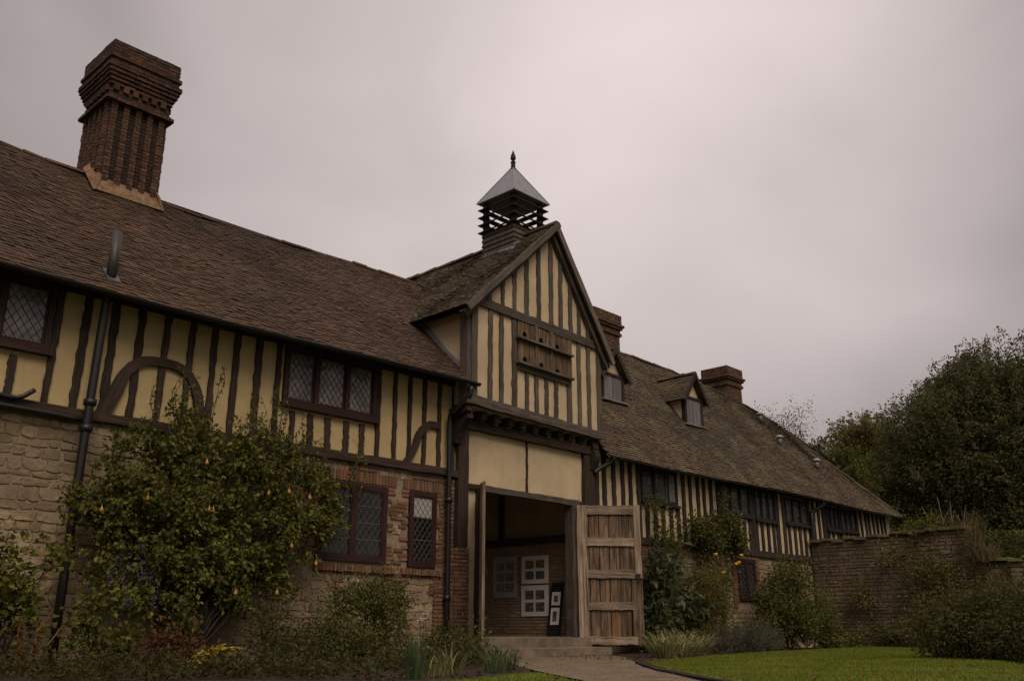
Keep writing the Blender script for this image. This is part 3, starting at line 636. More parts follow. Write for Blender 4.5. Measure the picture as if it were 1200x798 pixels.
# chimney
CH = MB(); X0, X1, Y0, Y1 = 6.06, 7.16, 16.70, 17.80
CH.box(X0 + .02, X1 - .02, Y0 + .02, Y1 - .02, 8.2, 11.6); ch = CH.build('chimney', 'mortar_dark', LH)
q = MB()
def brick_stage(mb, x0, x1, y0, y1, z0, z1, proud=.022, br=(.10, .225)):
    block_wall(mb, (x0, y0, z0), (1, 0, 0), (0, 0, 1), (0, -1, 0), x1 - x0, z1 - z0, (.072, .078), br, .012, proud, rough=.006)
    block_wall(mb, (x0, y1, z0), (0, -1, 0), (0, 0, 1), (-1, 0, 0), y1 - y0, z1 - z0, (.072, .078), br, .012, proud, rough=.006)
    block_wall(mb, (x1, y0, z0), (0, 1, 0), (0, 0, 1), (1, 0, 0), y1 - y0, z1 - z0, (.072, .078), br, .012, proud, rough=.006)
    mb.add([(x0, y0, z0), (x1, y0, z0), (x1, y1, z0), (x0, y1, z0)], [(3, 2, 1, 0)]); mb.add([(x0, y0, z1), (x1, y0, z1), (x1, y1, z1), (x0, y1, z1)], [(0, 1, 2, 3)])
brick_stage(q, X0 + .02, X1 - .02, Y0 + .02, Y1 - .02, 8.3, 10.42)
q.build('recessed_shaft', 'brick_black', ch)  # shaft between the ribs is coloured darker than the rib brick
q = MB()  # vertical ribs on every face
nr = 5
for i in range(nr):
    a = X0 + (X1 - X0) * (i + .0) / (nr - .45); b = a + (X1 - X0) / (nr - .45) * .52
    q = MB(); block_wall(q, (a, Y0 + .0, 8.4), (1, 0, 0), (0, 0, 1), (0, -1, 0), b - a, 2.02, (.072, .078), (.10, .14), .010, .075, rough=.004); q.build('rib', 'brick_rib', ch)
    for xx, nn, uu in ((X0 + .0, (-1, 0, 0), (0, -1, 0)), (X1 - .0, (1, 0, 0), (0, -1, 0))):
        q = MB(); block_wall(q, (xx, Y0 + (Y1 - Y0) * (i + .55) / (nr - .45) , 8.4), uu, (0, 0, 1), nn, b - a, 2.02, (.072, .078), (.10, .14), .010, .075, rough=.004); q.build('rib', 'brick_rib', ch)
q = MB()
def ring(mb, e, z0, z1):
    mb.box(X0 - e + .012, X1 + e - .012, Y0 - e + .012, Y1 + e - .012, z0 + .004, z1 - .004); brick_stage(mb, X0 - e, X1 + e, Y0 - e, Y1 + e, z0, z1, .008)
ring(q, .14, 10.42, 10.49); ring(q, .09, 10.49, 10.54); ring(q, .06, 10.54, 10.66)
for i in range(6):  # dentils
    a = X0 - .03 + (X1 - X0 + .06) * i / 6
    q.box(a + .01, a + .12, Y0 - .115, Y0 + .05, 10.66, 10.78); q.box(X0 - .115, X0 + .05, Y0 + (Y1 - Y0) * i / 6, Y0 + (Y1 - Y0) * i / 6 + .11, 10.66, 10.78); q.box(X1 - .05, X1 + .115, Y0 + (Y1 - Y0) * i / 6, Y0 + (Y1 - Y0) * i / 6 + .11, 10.66, 10.78)
ring(q, .04, 10.66, 10.78); ring(q, .09, 10.78, 10.86); ring(q, .12, 10.86, 10.94); ring(q, .15, 10.94, 11.02); ring(q, .18, 11.02, 11.10); ring(q, .205, 11.10, 11.20); ring(q, .155, 11.20, 11.32); ring(q, .19, 11.32, 11.40); ring(q, .15, 11.40, 11.72)
q.build('corbelled_cap', 'brick_dark', ch)
q = MB(); f = lambda x, y, dz=0: (x, y, zleft(y) + dz)
q.prism([f(X0 - .12, Y0 - .16, .035), f(X1 + .12, Y0 - .16, .035), (X1 + .1, Y0 - .05, zleft(Y0) + .2), (X0 - .1, Y0 - .05, zleft(Y0) + .2)], (0, .06, -.02))
q.prism([f(X0 - .16, Y0 - .18, .035), f(X0 - .16, 17.2, .06), (X0 - .04, 17.2, 9.25), (X0 - .04, Y0 - .1, zleft(Y0) + .22)], (.05, 0, 0)); q.prism([f(X1 + .16, Y0 - .16, .035), f(X1 + .16, 17.2, .06), (X1 + .04, 17.2, 9.25), (X1 + .04, Y0 - .1, zleft(Y0) + .22)], (-.05, 0, 0))
q.build('flaunching', 'flash', ch)

# ================================================================== gatehouse
GH = thing('gatehouse', 'gatehouse with a jettied close studded gable and louvred turret above an open oak doorway', 'gatehouse', (15.2, 14, 0))
def gy(x, off=0): return 13.45 + off + .06 * (x - 12.82)
# ground stage
q = MB(); q.box(13.1, 13.62, 14.0, 14.25, 0, 3.36); q.box(16.75, 17.35, 14.0, 14.1, 0, 3.36); q.box(13.1, 17.35, 14.0, 14.25, 3.36, 4.95); q.build('plaster_panel', 'plaster_gate', GH)
vbeam(GH, 'corner_post', 13.10, 2.13, 4.75, .28, 13.955, .14, seg=9, jit=.012); vbeam(GH, 'corner_post', 17.27, 0, 4.75, .38, 13.955, .14, seg=9, jit=.012)
vbeam(GH, 'cover_strip', 15.14, 3.40, 4.55, .045, 13.985, .04)
hbeam(GH, 'lintel', (13.24, 13.965, 3.36), (13.60, 13.965, 3.37), .10, .10, 'timber'); hbeam(GH, 'lintel', (13.55, 13.95, 3.35), (16.84, 13.95, 3.33), .13, .16, 'timber_grey', jit=.01); hbeam(GH, 'lintel', (16.8, 13.965, 3.36), (17.09, 13.965, 3.36), .06, .08, 'timber')
hbeam(GH, 'bressumer', (12.95, 13.94, 4.66), (17.5, 13.94, 4.64), .20, .18, 'timber', jit=.015)
vbeam(GH, 'door_post', 13.63, .1, 3.30, .16, 13.97, .2, 'timber'); vbeam(GH, 'door_post', 16.66, .1, 3.28, .22, 13.98, .24, 'timber_grey')
q = MB(); q.box(12.93, 13.28, 13.92, 14.2, -.05, 2.08); pr = q.build('brick_pier', 'mortar', GH)
q = MB(); block_wall(q, (12.90, 13.92, -.03), (1, 0, 0), (0, 0, 1), (0, -1, 0), .40, 2.15, (.075, .077), (.19, .22), .014, .03, rough=.006); block_wall(q, (13.28, 13.89, -.03), (0, 1, 0), (0, 0, 1), (1, 0, 0), .2, 2.15, (.075, .077), (.1, .2), .014, .02, rough=.004); q.build('brickwork', 'brick', pr)
q = MB(); block_wall(q, (12.64, 13.99, -.03), (1, 0, 0), (0, 0, 1), (0, -1, 0), .28, 3.5, (.075, .077), (.12, .22), .014, .03, rough=.006); q.box(12.645, 12.93, 13.99, 14.2, -.03, 3.46); q.build('brick_return', 'brick', GH)
# jetty
for i in range(11):
    x = 13.0 + i * .44; q = MB(); q.sweep([(x, 14.3, 4.85), (x, gy(x) + .14, 4.84)], .17, .16, (0, 0, 1), 4, .01); q.build('jetty_joist', 'timber', GH)
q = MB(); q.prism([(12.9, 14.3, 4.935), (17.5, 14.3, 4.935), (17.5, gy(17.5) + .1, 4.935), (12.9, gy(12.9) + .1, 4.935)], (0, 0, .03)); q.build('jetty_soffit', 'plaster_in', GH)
for x, w_ in ((12.9, .17), (17.38, .2)):
    q = MB(); q.sweep(catmull([(x, 13.98, 4.25), (x, 13.86, 4.5), (x, gy(x) + .2, 4.72), (x, gy(x) + .06, 4.78)], 4), [.30, .28, .22, .2], w_, (1, 0, 0), 1, .006); q.build('bracket', 'timber', GH)
q = MB(); q.sweep([(12.83, 13.99, 4.80), (12.83, gy(12.83) + .02, 4.93)], .22, .15, (1, 0, 0)); q.build('jetty_plate', 'timber', GH)
hbeam(GH, 'jetty_beam', (12.72, gy(12.72) + .03, 5.06), (17.62, gy(17.62) + .03, 5.02), .19, .16, 'timber_grey', 20, .012)
# gable wall
AP = (15.58, 9.74); GL, GR = 12.86, 17.53
q = MB(); q.prism([(GL, gy(GL), 5.0), (GR, gy(GR), 5.0), (GR, gy(GR), 7.22), (AP[0], gy(AP[0]), AP[1]), (GL, gy(GL), 7.22)], (0, .14, 0)); 
q.box(GL + .002, GL + .14, 13.60, 17.5, 5.02, 7.22); q.box(GR - .14, GR - .002, 13.9, 17.5, 5.02, 7.15); q.build('gable_wall', 'plaster_gate', GH)
def rake(x): return 7.10 + (x - 12.72) * (AP[1] - 7.10) / (AP[0] - 12.72) if x < AP[0] else 7.10 + (17.62 - x) * (AP[1] - 7.10) / (17.62 - AP[0])
for x, w_ in ((12.93, .22), (13.44, .15), (13.80, .15), (14.24, .20), (14.68, .14), (15.02, .14), (15.38, .14), (15.74, .14), (16.25, .20), (16.66, .15), (17.05, .15), (17.47, .16)):
    z1 = 7.2 if (x < 14.3 or x > 16.2) else 6.08
    vbeam(GH, 'stud', x, 5.12, z1, w_ * random.uniform(.76, .9), gy(x) - .012, .05, 'timber_grey', jit=.012)
for x, w_ in ((13.40, .13), (13.84, .13), (14.25, .14), (14.68, .14), (15.13, .15), (15.60, .17), (15.97, .15), (16.36, .14), (16.70, .14), (17.06, .13)):
    vbeam(GH, 'stud', x, 7.34, rake(x) - .02, w_ * random.uniform(.76, .9), gy(x) - .012, .05, 'timber_grey', jit=.012)
hbeam(GH, 'collar_beam', (12.66, gy(12.66) - .02, 7.27), (17.66, gy(17.66) - .02, 7.27), .20, .10, 'timber_grey', 22, .014)
q = MB(); q.sweep([(12.80, gy(12.80) - .02, 7.20), (12.80, 13.75, 7.20)], .2, .16, (0, 0, 1)); q.build('beam_end', 'timber_grey', GH)
vbeam(GH, 'corner_post', 12.845, 5.0, 7.15, .20, 13.57, .22, 'timber_grey'); vbeam(GH, 'corner_post', 17.56, 5.0, 7.1, .14, 13.86, .22, 'timber_grey')
q = MB(); q.sweep([(12.83, 13.66, 5.72), (12.83, 15.3, 7.3)], .10, .06, (1, 0, 0), 8, .008); q.build('flashing', 'greyboard', GH)
# pigeon loft
PL = MB(); PL.prism([(14.33, gy(14.33) - .012, 6.16), (16.2, gy(16.2) - .012, 6.16), (16.2, gy(16.2) - .012, 7.18), (14.33, gy(14.33) - .012, 7.18)], (0, .03, 0)); pl = PL.build('pigeon_loft', 'timber', GH)
holes = [(14.56, 6.82), (15.15, 6.82), (15.76, 6.80), (14.56, 6.23), (15.15, 6.22), (15.76, 6.20)]
xs = np.arange(14.36, 16.2, .2)
for a in xs:
    b = a + .188 * random.uniform(.88, 1.0); 
    for z0, z1 in ((6.20, 6.70), (6.75, 7.16)):
        q = MB(); y = gy(a) - .035 + random.uniform(-.004, .004); q.sweep([((a + b) / 2, y, z0), ((a + b) / 2, y, z1)], b - a, .018, (0, 1, 0), 4, .003); q.build('board', 'board', pl)
for hx, hz in holes:
    q = MB(); n_ = 10; pts = [(hx +   .06 * math.cos(math.pi * i / n_), gy(hx) - .066, hz + .055 + .06 * math.sin(math.pi * i / n_)) for i in range(n_ + 1)] + [(hx - .06, gy(hx) - .066, hz), (hx + .06, gy(hx) - .066, hz)]
    q.prism(pts, (0, .012, 0)); q.build('entrance_hole', 'void', pl)
for z in (6.74, 6.165):
    hbeam(pl, 'perch_ledge', (14.26, gy(14.26) - .10, z), (16.3, gy(16.3) - .10, z), .05, .13, 'timber_pale', 8, .004)
for x in (14.96, 15.52): vbeam(pl, 'batten', x, 6.2, 7.17, .085, gy(x) - .07, .04, 'timber_pale')
hbeam(pl, 'rail', (14.3, gy(14.3) - .03, 6.08), (16.25, gy(16.25) - .03, 6.08), .12, .07, 'timber_grey', 10)
# roof
EG1 = lambda t: V3((12.50, 13.19 + t, 7.0)); RG1 = lambda t: V3((AP[0], 13.36 + t, 9.88 + .02 * math.sin(t * 2)))
EG2 = lambda t: V3((17.80, 13.48 + t, 6.92)); RG2 = lambda t: V3((AP[0], 13.36 + t, 9.88 + .02 * math.sin(t * 2)))
def rightz(y): return 4.55 + (y - 13.6) * 1.236
q = MB(); tile_surface(q, EG1, RG1, 0, 7.3, clip=lambda t, s, p: p.z > zleft(min(p.y, 17.2)) - .12)
tile_surface(q, EG2, RG2, 0, 7.3, clip=lambda t, s, p: p.z > rightz(min(p.y, 17.2)) - .12)
ridge_tiles(q, [(AP[0], 13.34, 9.90), (AP[0], 20.6, 9.90)]); q.build('roof', 'tile_moss', GH)
q = MB(); q.prism([(12.62, 13.3, 6.97), (12.62, 15.3, 6.97), (12.86, 15.3, 7.2), (12.86, 13.5, 7.2)], (0, 0, -.05)); q.build('eaves_board', 'timber', GH)
for p0, p1 in (((12.48, gy(12.48) - .26, 6.93), (AP[0] + .03, gy(AP[0]) - .26, 9.86)), ((17.83, gy(17.83) - .26, 6.85), (AP[0] - .02, gy(AP[0]) - .262, 9.86))):
    hbeam(GH, 'bargeboard', p0, p1, .15, .05, 'timber_pale', 10, .008)
    a, b = V3(p0), V3(p1); hbeam(GH, 'verge_rafter', a + V3((.05 if a.x < 15 else -.05, .20, -.10)), b + V3((0, .20, -.12)), .16, .16, 'timber_grey', 10, .008)
# turret
TU = MB(); cx, cy, hb = AP[0] + .08, 14.90, .545
TU.box(cx - hb + .02, cx + hb - .02, cy - hb + .02, cy + hb - .02, 8.9, 10.12); tu = TU.build('turret', 'timber', GH)
def sqring(mb, h0, z0, h1, z1, th=.018):
    for sx, sy in ((1, 0), (-1, 0), (0, 1), (0, -1)):
        if sx: p = [(cx + sx * h0, cy - h0, z0), (cx + sx * h0, cy + h0, z0), (cx + sx * h1, cy + h1, z1), (cx + sx * h1, cy - h1, z1)]
        else: p = [(cx - h0, cy + sy * h0, z0), (cx + h0, cy + sy * h0, z0), (cx + h1, cy + sy * h1, z1), (cx - h1, cy + sy * h1, z1)]
        mb.prism(p, (0, 0, th))
for i in range(9):
    q = MB(); z = 8.95 + i * .13; sqring(q, hb + .022 + random.uniform(0, .004), z, hb - .005, z + .135, .012); q.build('weatherboard', 'timber_grey', tu)
for sx in (-1, 1):
    for sy in (-1, 1): q = MB(); q.sweep([(cx + sx * (hb - .06), cy + sy * (hb - .06), 10.1), (cx + sx * (hb - .06), cy + sy * (hb - .06), 11.0)], .12, .12, (0, 1, 0)); q.build('post', 'timber', tu)
for z in (10.12, 10.33, 10.54, 10.75): q = MB(); sqring(q, hb + .10, z, hb - .02, z + .045); q.build('louvre', 'timber', tu)
q = MB(); e = .665; zb, zt = 10.94, 11.98; prof = [(e, zb), (e * .98, zb + .035), (.42, zb + .42), (.20, zb + .78), (.045, zt)]
for (h0, z0), (h1, z1) in zip(prof[:-1], prof[1:]):
    for k in range(4):
        c0 = [(cx - h0, cy - h0, z0), (cx + h0, cy - h0, z0), (cx + h0, cy + h0, z0), (cx - h0, cy + h0, z0)]; c1 = [(cx - h1, cy - h1, z1), (cx + h1, cy - h1, z1), (cx + h1, cy + h1, z1), (cx - h1, cy + h1, z1)]
        q.add([c0[k], c0[(k + 1) % 4], c1[(k + 1) % 4], c1[k]], [(0, 1, 2, 3)])
q.add([(cx - e, cy - e, zb), (cx + e, cy - e, zb), (cx + e, cy + e, zb), (cx - e, cy + e, zb)], [(3, 2, 1, 0)])
for sx, sy in ((-1, -1), (1, -1), (1, 1), (-1, 1)): q.tube([(cx + sx * h, cy + sy * h, z) for h, z in prof], .016, 6)
q.build('lead_roof', 'lead_sheet', tu)
q = MB(); q.lathe((cx, cy, zt - .08), [(.075, 0), (.075, .08), (.06, .1), (.055, .24), (.07, .25), (.07, .27), (.035, .29), (.035, .31), (.075, .36), (.06, .46), (.004, .62)], 8); q.build('finial', 'timber', tu)
q = MB(); q.prism([(cx - hb - .1, cy - hb - .08, rake(cx - hb) + .02), (cx - hb - .1, cy + hb + .08, rake(cx - hb) + .02), (cx - hb - .025, cy + hb + .08, rake(cx - hb) + .14), (cx - hb - .025, cy - hb - .08, rake(cx - hb) + .14)], (0, 0, .02))
q.prism([(cx - hb - .06, cy - hb - .03, rake(cx - hb) + .16), (cx, cy - hb - .03, rake(cx) + .16), (cx, cy - hb - .03, rake(cx) + .22), (cx - hb - .06, cy - hb - .03, rake(cx - hb) + .22)], (0, -.03, 0)); q.build('flashing', 'lead_sheet', tu)
# passage
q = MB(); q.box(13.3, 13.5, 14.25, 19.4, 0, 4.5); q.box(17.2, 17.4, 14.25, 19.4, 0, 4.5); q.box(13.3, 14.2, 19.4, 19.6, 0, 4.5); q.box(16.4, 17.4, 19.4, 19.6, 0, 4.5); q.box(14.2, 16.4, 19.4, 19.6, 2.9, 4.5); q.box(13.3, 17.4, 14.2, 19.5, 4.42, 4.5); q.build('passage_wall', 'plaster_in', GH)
q = MB(); block_wall(q, (17.2, 14.3, .35), (0, 1, 0), (0, 0, 1), (-1, 0, 0), 5.0, 2.17, (.075, .077), (.19, .24), .016, .03, rough=.006); q.build('passage_brickwork', 'brick_in', GH)
hbeam(GH, 'passage_beam', (17.12, 14.25, 2.60), (17.12, 19.3, 2.60), .17, .18, 'timber', up=(1, 0, 0)); 
for y in (16.75, 18.3): q = MB(); q.sweep([(17.17, y, 2.68), (17.17, y, 4.4)], .16, .06, (1, 0, 0), 4, .01); q.build('stud', 'timber', GH)
q = MB(); q.box(13.52, 17.18, 13.9, 19.4, .2, .36); q.build('passage_floor', 'step', GH)
# steps
q = MB(); q.prism([(13.62, 13.62, -.02), (16.86, 13.62, -.02), (16.86, 14.0, -.02), (13.62, 14.0, -.02)], (0, 0, .365)); q.prism([(13.3, 13.9, -.02), (13.25, 12.9, -.02), (14.4, 12.78, -.02), (16.6, 12.86, -.02), (17.0, 13.9, -.02)], (0, 0, .17)); q.build('door_step', 'step', GH)
# doors: built in leaf space (u along the leaf from the hinge, n towards the framed face)
def leaf(hinge, u, n, Wd=1.46, z0=.30, z1=3.27, broken=True):
    u = V3(u).normalized(); n = V3(n).normalized(); h = V3(hinge); P = lambda a, z, d=0: h + u * a + n * d + V3((0, 0, z))
    d_ = MB(); d_.sweep([P(Wd / 2, z0 + .03, -.035), P(Wd / 2, z1 - .03, -.035)], Wd - .04, .02, n); dr = d_.build('door', 'timber', GH)
    nb = 6
    for i in range(nb):
        a = .04 + (Wd - .08) * (i + .5) / nb; q = MB(); q.sweep([P(a, z0 + .02 + random.uniform(0, .02), -.005), P(a + random.uniform(-.004, .004), z1 - .02, -.005)], (Wd - .08) / nb - random.uniform(.010, .026), .03, n, 9, .005); q.build('plank', 'door_wood', dr)
    q = MB(); q.sweep([P(.11, z0, .03), P(.11, z1, .03)], .22, .055, n, 14, .009); q.build('stile', 'door_rail', dr)
    if broken:
        q = MB(); q.sweep([P(Wd - .085, 1.62, .03), P(Wd - .085, z1, .03)], .15, .055, n, 6, .006); q.build('stile', 'door_rail', dr)
        q = MB(); q.sweep([P(Wd - .13, z0, .03), P(Wd - .13, 1.59, .03)], .24, .05, n, 6, .006); q.build('stile', 'door_wood', dr, label='lower stile stained orange brown')
    else:
        q = MB(); q.sweep([P(Wd - .09, z0, .03), P(Wd - .09, z1, .03)], .18, .055, n, 8, .005); q.build('stile', 'door_rail', dr)
    for z, hh in ((z0 + .09, .17), (1.02, .17), (1.72, .19), (2.44, .19), (z1 - .11, .2)):
        q = MB(); q.sweep([P(.225, z, .032), P(Wd - .17, z + random.uniform(-.012, .012), .032)], hh, .05, n, 12, .011); q.build('rail', 'door_rail', dr)
    q = MB(); q.sweep([P(Wd - .16, 1.66, .065), P(Wd - .05, 1.66, .065)], .12, .02, n); q.tube([P(Wd - .10, 1.60, .07), P(Wd - .10, 1.56, .11), P(Wd - .1, 1.5, .09)], .012, 6); q.build('latch', 'iron', dr)
    for z in (.75, 2.85): q = MB(); q.tube([P(.0, z - .1, .02), P(.0, z + .1, .02)], .028, 8); q.build('hinge', 'iron', dr)
    return dr
leaf((16.69, 13.85, 0), (.69, -.72, 0), (-.72, -.69, 0), 1.47, .19, 3.27)
leaf((13.56, 13.86, 0), (-.675, -.738, 0), (.738, -.675, 0), 1.40, .2, 3.27, False)
# downpipe and swan neck between the house and the gatehouse
pipe_run(GH, [(12.78, 13.36, 5.30), (12.76, 13.40, 5.10), (12.66, 13.74, 4.80), (12.64, 13.84, 4.6), (12.66, 13.85, 3.2), (12.68, 13.85, 0)], .055, collars=[((12.66, 13.85, 3.0), (0, 0, 1)), ((12.67, 13.85, 1.1), (0, 0, 1))])

# ================================================================== right range
RH = thing('timber_framed_house', 'long low house on the right with close black studding, mossy roof and two little dormers', 'house', (26, 14, 0))
def rR(x): return float(np.interp(x, [17, 23, 26, 28.5, 31, 33.4, 40], [9.02, 9.05, 9.02, 8.86, 8.62, 8.25, 8.0]))
def eR(x): return 4.55 + .035 * math.sin(x * .5 + .6)
ER = lambda t: V3((t, 13.6, eR(t))); RR = lambda t: V3((t, 17.2, rR(t)))
q = MB(); tile_surface(q, ER, RR, 15.6, 35.55, clip=lambda t, s, p: t < 35.55 - 2.15 * s and (t > 17.6 or p.y > 14.6), lift=0)
EH = lambda t: V3((35.55, t, 4.58)); RHp = lambda t: V3((33.4, t, 8.25))
tile_surface(q, EH, RHp, 13.6, 20.8, clip=lambda t, s, p: abs(t - 17.2) < 3.6 * (1 - s))
ridge_tiles(q, [(x, 17.2, rR(x) + .015 + random.uniform(-.02, .02)) for x in np.arange(16.5, 33.5, .8)], .085, .3); ridge_tiles(q, [V3((35.55, 13.6, 4.58)).lerp(V3((33.4, 17.2, 8.26)), k / 6) for k in range(7)], .09, .22)
q.add([(15.6, 17.2, 8.95), (33.4, 17.2, 8.2), (35.5, 20.8, 4.5), (15.6, 20.8, 4.5)], [(0, 1, 2, 3)]); q.build('roof', 'tile_moss', RH)
q = MB(); q.box(17.42, 35.2, 14.0, 14.2, 2.6, 4.88); q.box(35.0, 35.2, 14.2, 20.4, 0, 4.7); q.box(17.42, 35.2, 20.4, 20.6, 0, 4.6); q.build('plaster_wall', 'plaster_gate', RH)
RW = [(19.43, 21.05, 3.66, 4.56), (23.27, 24.9, 3.70, 4.6), (25.18, 26.42, 3.66, 4.56), (27.05, 28.6, 3.70, 4.52), (29.9, 30.9, 3.72, 4.5), (31.0, 32.25, 3.76, 4.5)]
RLW = [(19.58, 20.95, 1.3, 2.36), (23.88, 24.92, 1.30, 2.44)]
hbeam(RH, 'sill_beam', (17.45, 13.97, 2.64), (35.2, 13.97, 2.66), .17, .14, 'timber_right', 40, .012); hbeam(RH, 'wall_plate', (17.45, 13.96, 4.68), (35.2, 13.96, 4.66), .2, .1, 'timber_right', 40, .012)
x = 17.62; xs = []
while x < 34.9:
    xs.append(x + random.uniform(-.03, .03)); x += .345
for x in xs:
    w_ = next((w for w in RW if w[0] - .05 < x < w[1] + .05), None)
    lean = random.uniform(-.03, .03) if x < 30 else random.uniform(-.16, .02)
    if w_: vbeam(RH, 'stud', x, 2.72, w_[2] - .06, .135, 13.98, .05, 'timber_right')
    else: vbeam(RH, 'stud', x, 2.72, 4.62, random.uniform(.115, .15), 13.98, .05, 'timber_right', x1=x + lean)
for a, b, c, d in RW[1:]:
    for xx in (a - .07, b + .07): vbeam(RH, 'stud', xx, 2.72, 4.62, .12, 13.984, .055, 'timber_right')
wn = window(RH, *RW[0], [1, 1, .72], 14.0, .075, 'window_dark', 'glass_dark', 'came_pale', px=.10, pz=.15)
q = MB(); q.box(20.55, 20.95, 13.955, 13.975, 3.75, 4.48); q.build('wooden_shutter', 'greyboard', wn)
for wdw in RW[1:]: window(RH, *wdw, 3, 14.0, .055, 'window_dark', 'glass_mid', 'lead', px=.12, pz=.17)
q = MB(); q.box(17.42, 35.2, 14.0, 14.3, -.05, 2.58); q.build('stone_wall', 'mortar', RH)
def rskip(x, z, pad=.0): return any(a - pad < x < b + pad and c - pad < z < d + pad for a, b, c, d in RLW)
q = MB(); block_wall(q, (17.42, 14.0, -.03), (1, 0, 0), (0, 0, 1), (0, -1, 0), 17.7, 2.6, (.09, .20), (.11, .38), .014, .022, lambda x, z, a, b, c, d: rskip(x + 17.42, z, .2), stone=True); q.build('ragstone_facing', 'stone', RH)
for a, b, c, d in RLW:
    q = MB(); block_wall(q, (b, 13.995, c - .2), (1, 0, 0), (0, 0, 1), (0, -1, 0), .24, d - c + .4, (.075, .077), (.11, .23), .014, .045, rough=.006); block_wall(q, (a - .24, 13.995, c - .2), (1, 0, 0), (0, 0, 1), (0, -1, 0), .24, d - c + .4, (.075, .077), (.11, .23), .014, .045, rough=.006)
    block_wall(q, (a, 13.995, d + .01), (1, 0, 0), (0, 0, 1), (0, -1, 0), b - a, .2, (.2, .21), (.07, .085), .014, .05, rough=.006); q.build('brick_surround', 'brick', RH)
for wdw in RLW: window(RH, *wdw, 2, 13.985, .08, 'window', 'glass_dark', 'came_pale', cill=False, depth=.05)
gutter(RH, 17.6, 35.4, 13.52, lambda x: eR(x) - .03, .055)
pipe_run(RH, [(28.9, 13.52, 4.45), (28.88, 13.6, 4.36), (28.70, 13.86, 4.15), (28.66, 13.88, 3.9), (28.62, 13.88, 2.0), (28.62, 13.88, .3)], .07, collars=[((28.63, 13.88, 2.62), (0, 0, 1))])
pipe_run(RH, [(17.75, 13.5, 4.5), (17.72, 13.6, 4.38), (17.5, 13.82, 4.2), (17.38, 13.84, 4.1)], .055)
def dormer(xc, hw, yf, z0, ze, za, ov=.17):
    d = MB(); d.box(xc - hw + .02, xc + hw - .02, yf + .02, yf + .1, z0, ze); d.prism([(xc - hw, yf + .03, ze - .05), (xc + hw, yf + .03, ze - .05), (xc, yf + .03, za - .12)], (0, .08, 0)); yb = 13.6 + (ze - 4.55) / 1.236
    for s in (-1, 1): d.prism([(xc + s * (hw - .02), yf + .03, z0 - .2), (xc + s * (hw - .02), yf + .03, ze), (xc + s * (hw - .02), yb + .3, ze)], (-s * .06, 0, 0))
    dm = d.build('dormer', 'plaster_gate', RH)
    q = MB(); yr = 13.6 + (za - 4.55) / 1.236
    for s in (-1, 1):
        E = lambda t, s=s: V3((xc + s * (hw + ov), yf - .15 + t, ze - .12)); Rg = lambda t: V3((xc, yf - .15 + t, za)); tile_surface(q, E, Rg, 0, yr - yf + .5, .10, .165, clip=lambda t, s_, p: p.z > rightz(p.y) - .06)
    ridge_tiles(q, [(xc, yf - .17, za + .02), (xc, yr + .1, za + .02)], .09); q.build('roof', 'tile_moss', dm)
    for s in (-1, 1):
        hbeam(dm, 'bargeboard', (xc + s * (hw + ov), yf - .17, ze - .17), (xc, yf - .17 + s * .001, za - .05), .12, .04, 'timber_right', 5, .004); vbeam(dm, 'corner_post', xc + s * (hw - .04), z0, ze, .09, yf, .10, 'timber_right', seg=3)
    hbeam(dm, 'head_rail', (xc - hw, yf - .005, ze + .02), (xc + hw, yf - .005, ze + .02), .07, .09, 'timber_right', 4); hbeam(dm, 'sill', (xc - hw - .08, yf - .06, z0 - .02), (xc + hw + .08, yf - .06, z0 - .02), .045, .18, 'lead_sheet', 4)
    for s in (-1, 1):
        q = MB(); a, b = (xc - hw + .085, xc - .012) if s < 0 else (xc + .012, xc + hw - .085); q.box(a, b, yf - .012, yf + .02, z0 + .01, ze - .02); q.build('shutter', 'greyboard', dm)
    q = MB(); q.sweep([(xc - hw - .03, yf, z0 - .02), (xc - hw - .03, yb + .1, ze - .1)], .08, .02, (-1, 0, 0)); q.build('flashing', 'greyboard', dm)
dormer(19.98, .50, 15.2, 6.56, 7.30, 8.06); dormer(24.05, .50, 15.2, 6.50, 7.34, 8.16)
def small_chimney(x0, x1, y0, y1, z0, zt, mat='brick'):
    c = MB(); c.box(x0 + .01, x1 - .01, y0 + .01, y1 - .01, z0, zt - .02); k = c.build('chimney', 'mortar_dark', RH); q = MB()
    brick_stage(q, x0, x1, y0, y1, z0, zt - .72, .015)
    for e, a, b in ((.06, .72, .62), (.02, .62, .50), (.08, .50, .42), (.13, .42, .34), (.06, .34, 0)):
        q.box(x0 - e + .012, x1 + e - .012, y0 - e + .012, y1 + e - .012, zt - a + .004, zt - b - .004); brick_stage(q, x0 - e, x1 + e, y0 - e, y1 + e, zt - a, zt - b, .012)
    q.build('brickwork', mat, k); return k
M['brick_mid'] = m_island('weathered_brick', [(.07, .038, .026), (.11, .06, .038), (.14, .073, .046), (.085, .048, .033), (.16, .095, .06)], (.045, .036, .026), 4, .92, .6, .5, 24, .6)
small_chimney(22.05, 23.38, 17.42, 18.5, 8.2, 10.42, 'brick_mid'); small_chimney(29.5, 30.5, 17.1, 18.1, 8.0, 9.92, 'brick_mid')
for x, y, z in ((30.5, 16.4, 7.95), (30.1, 15.5, 6.90), (31.6, 14.9, 6.18)):
    q = MB(); q.tube([(x, y, z - .1), (x, y, z + .15)], .08, 10); v = q.build('roof_vent', 'lead_sheet', RH, True); q = MB(); q.lathe((x, y, z + .15), [(.13, 0), (.14, .02), (.12, .07), (.04, .10)], 12); q.build('cowl', 'greycard', v, True)

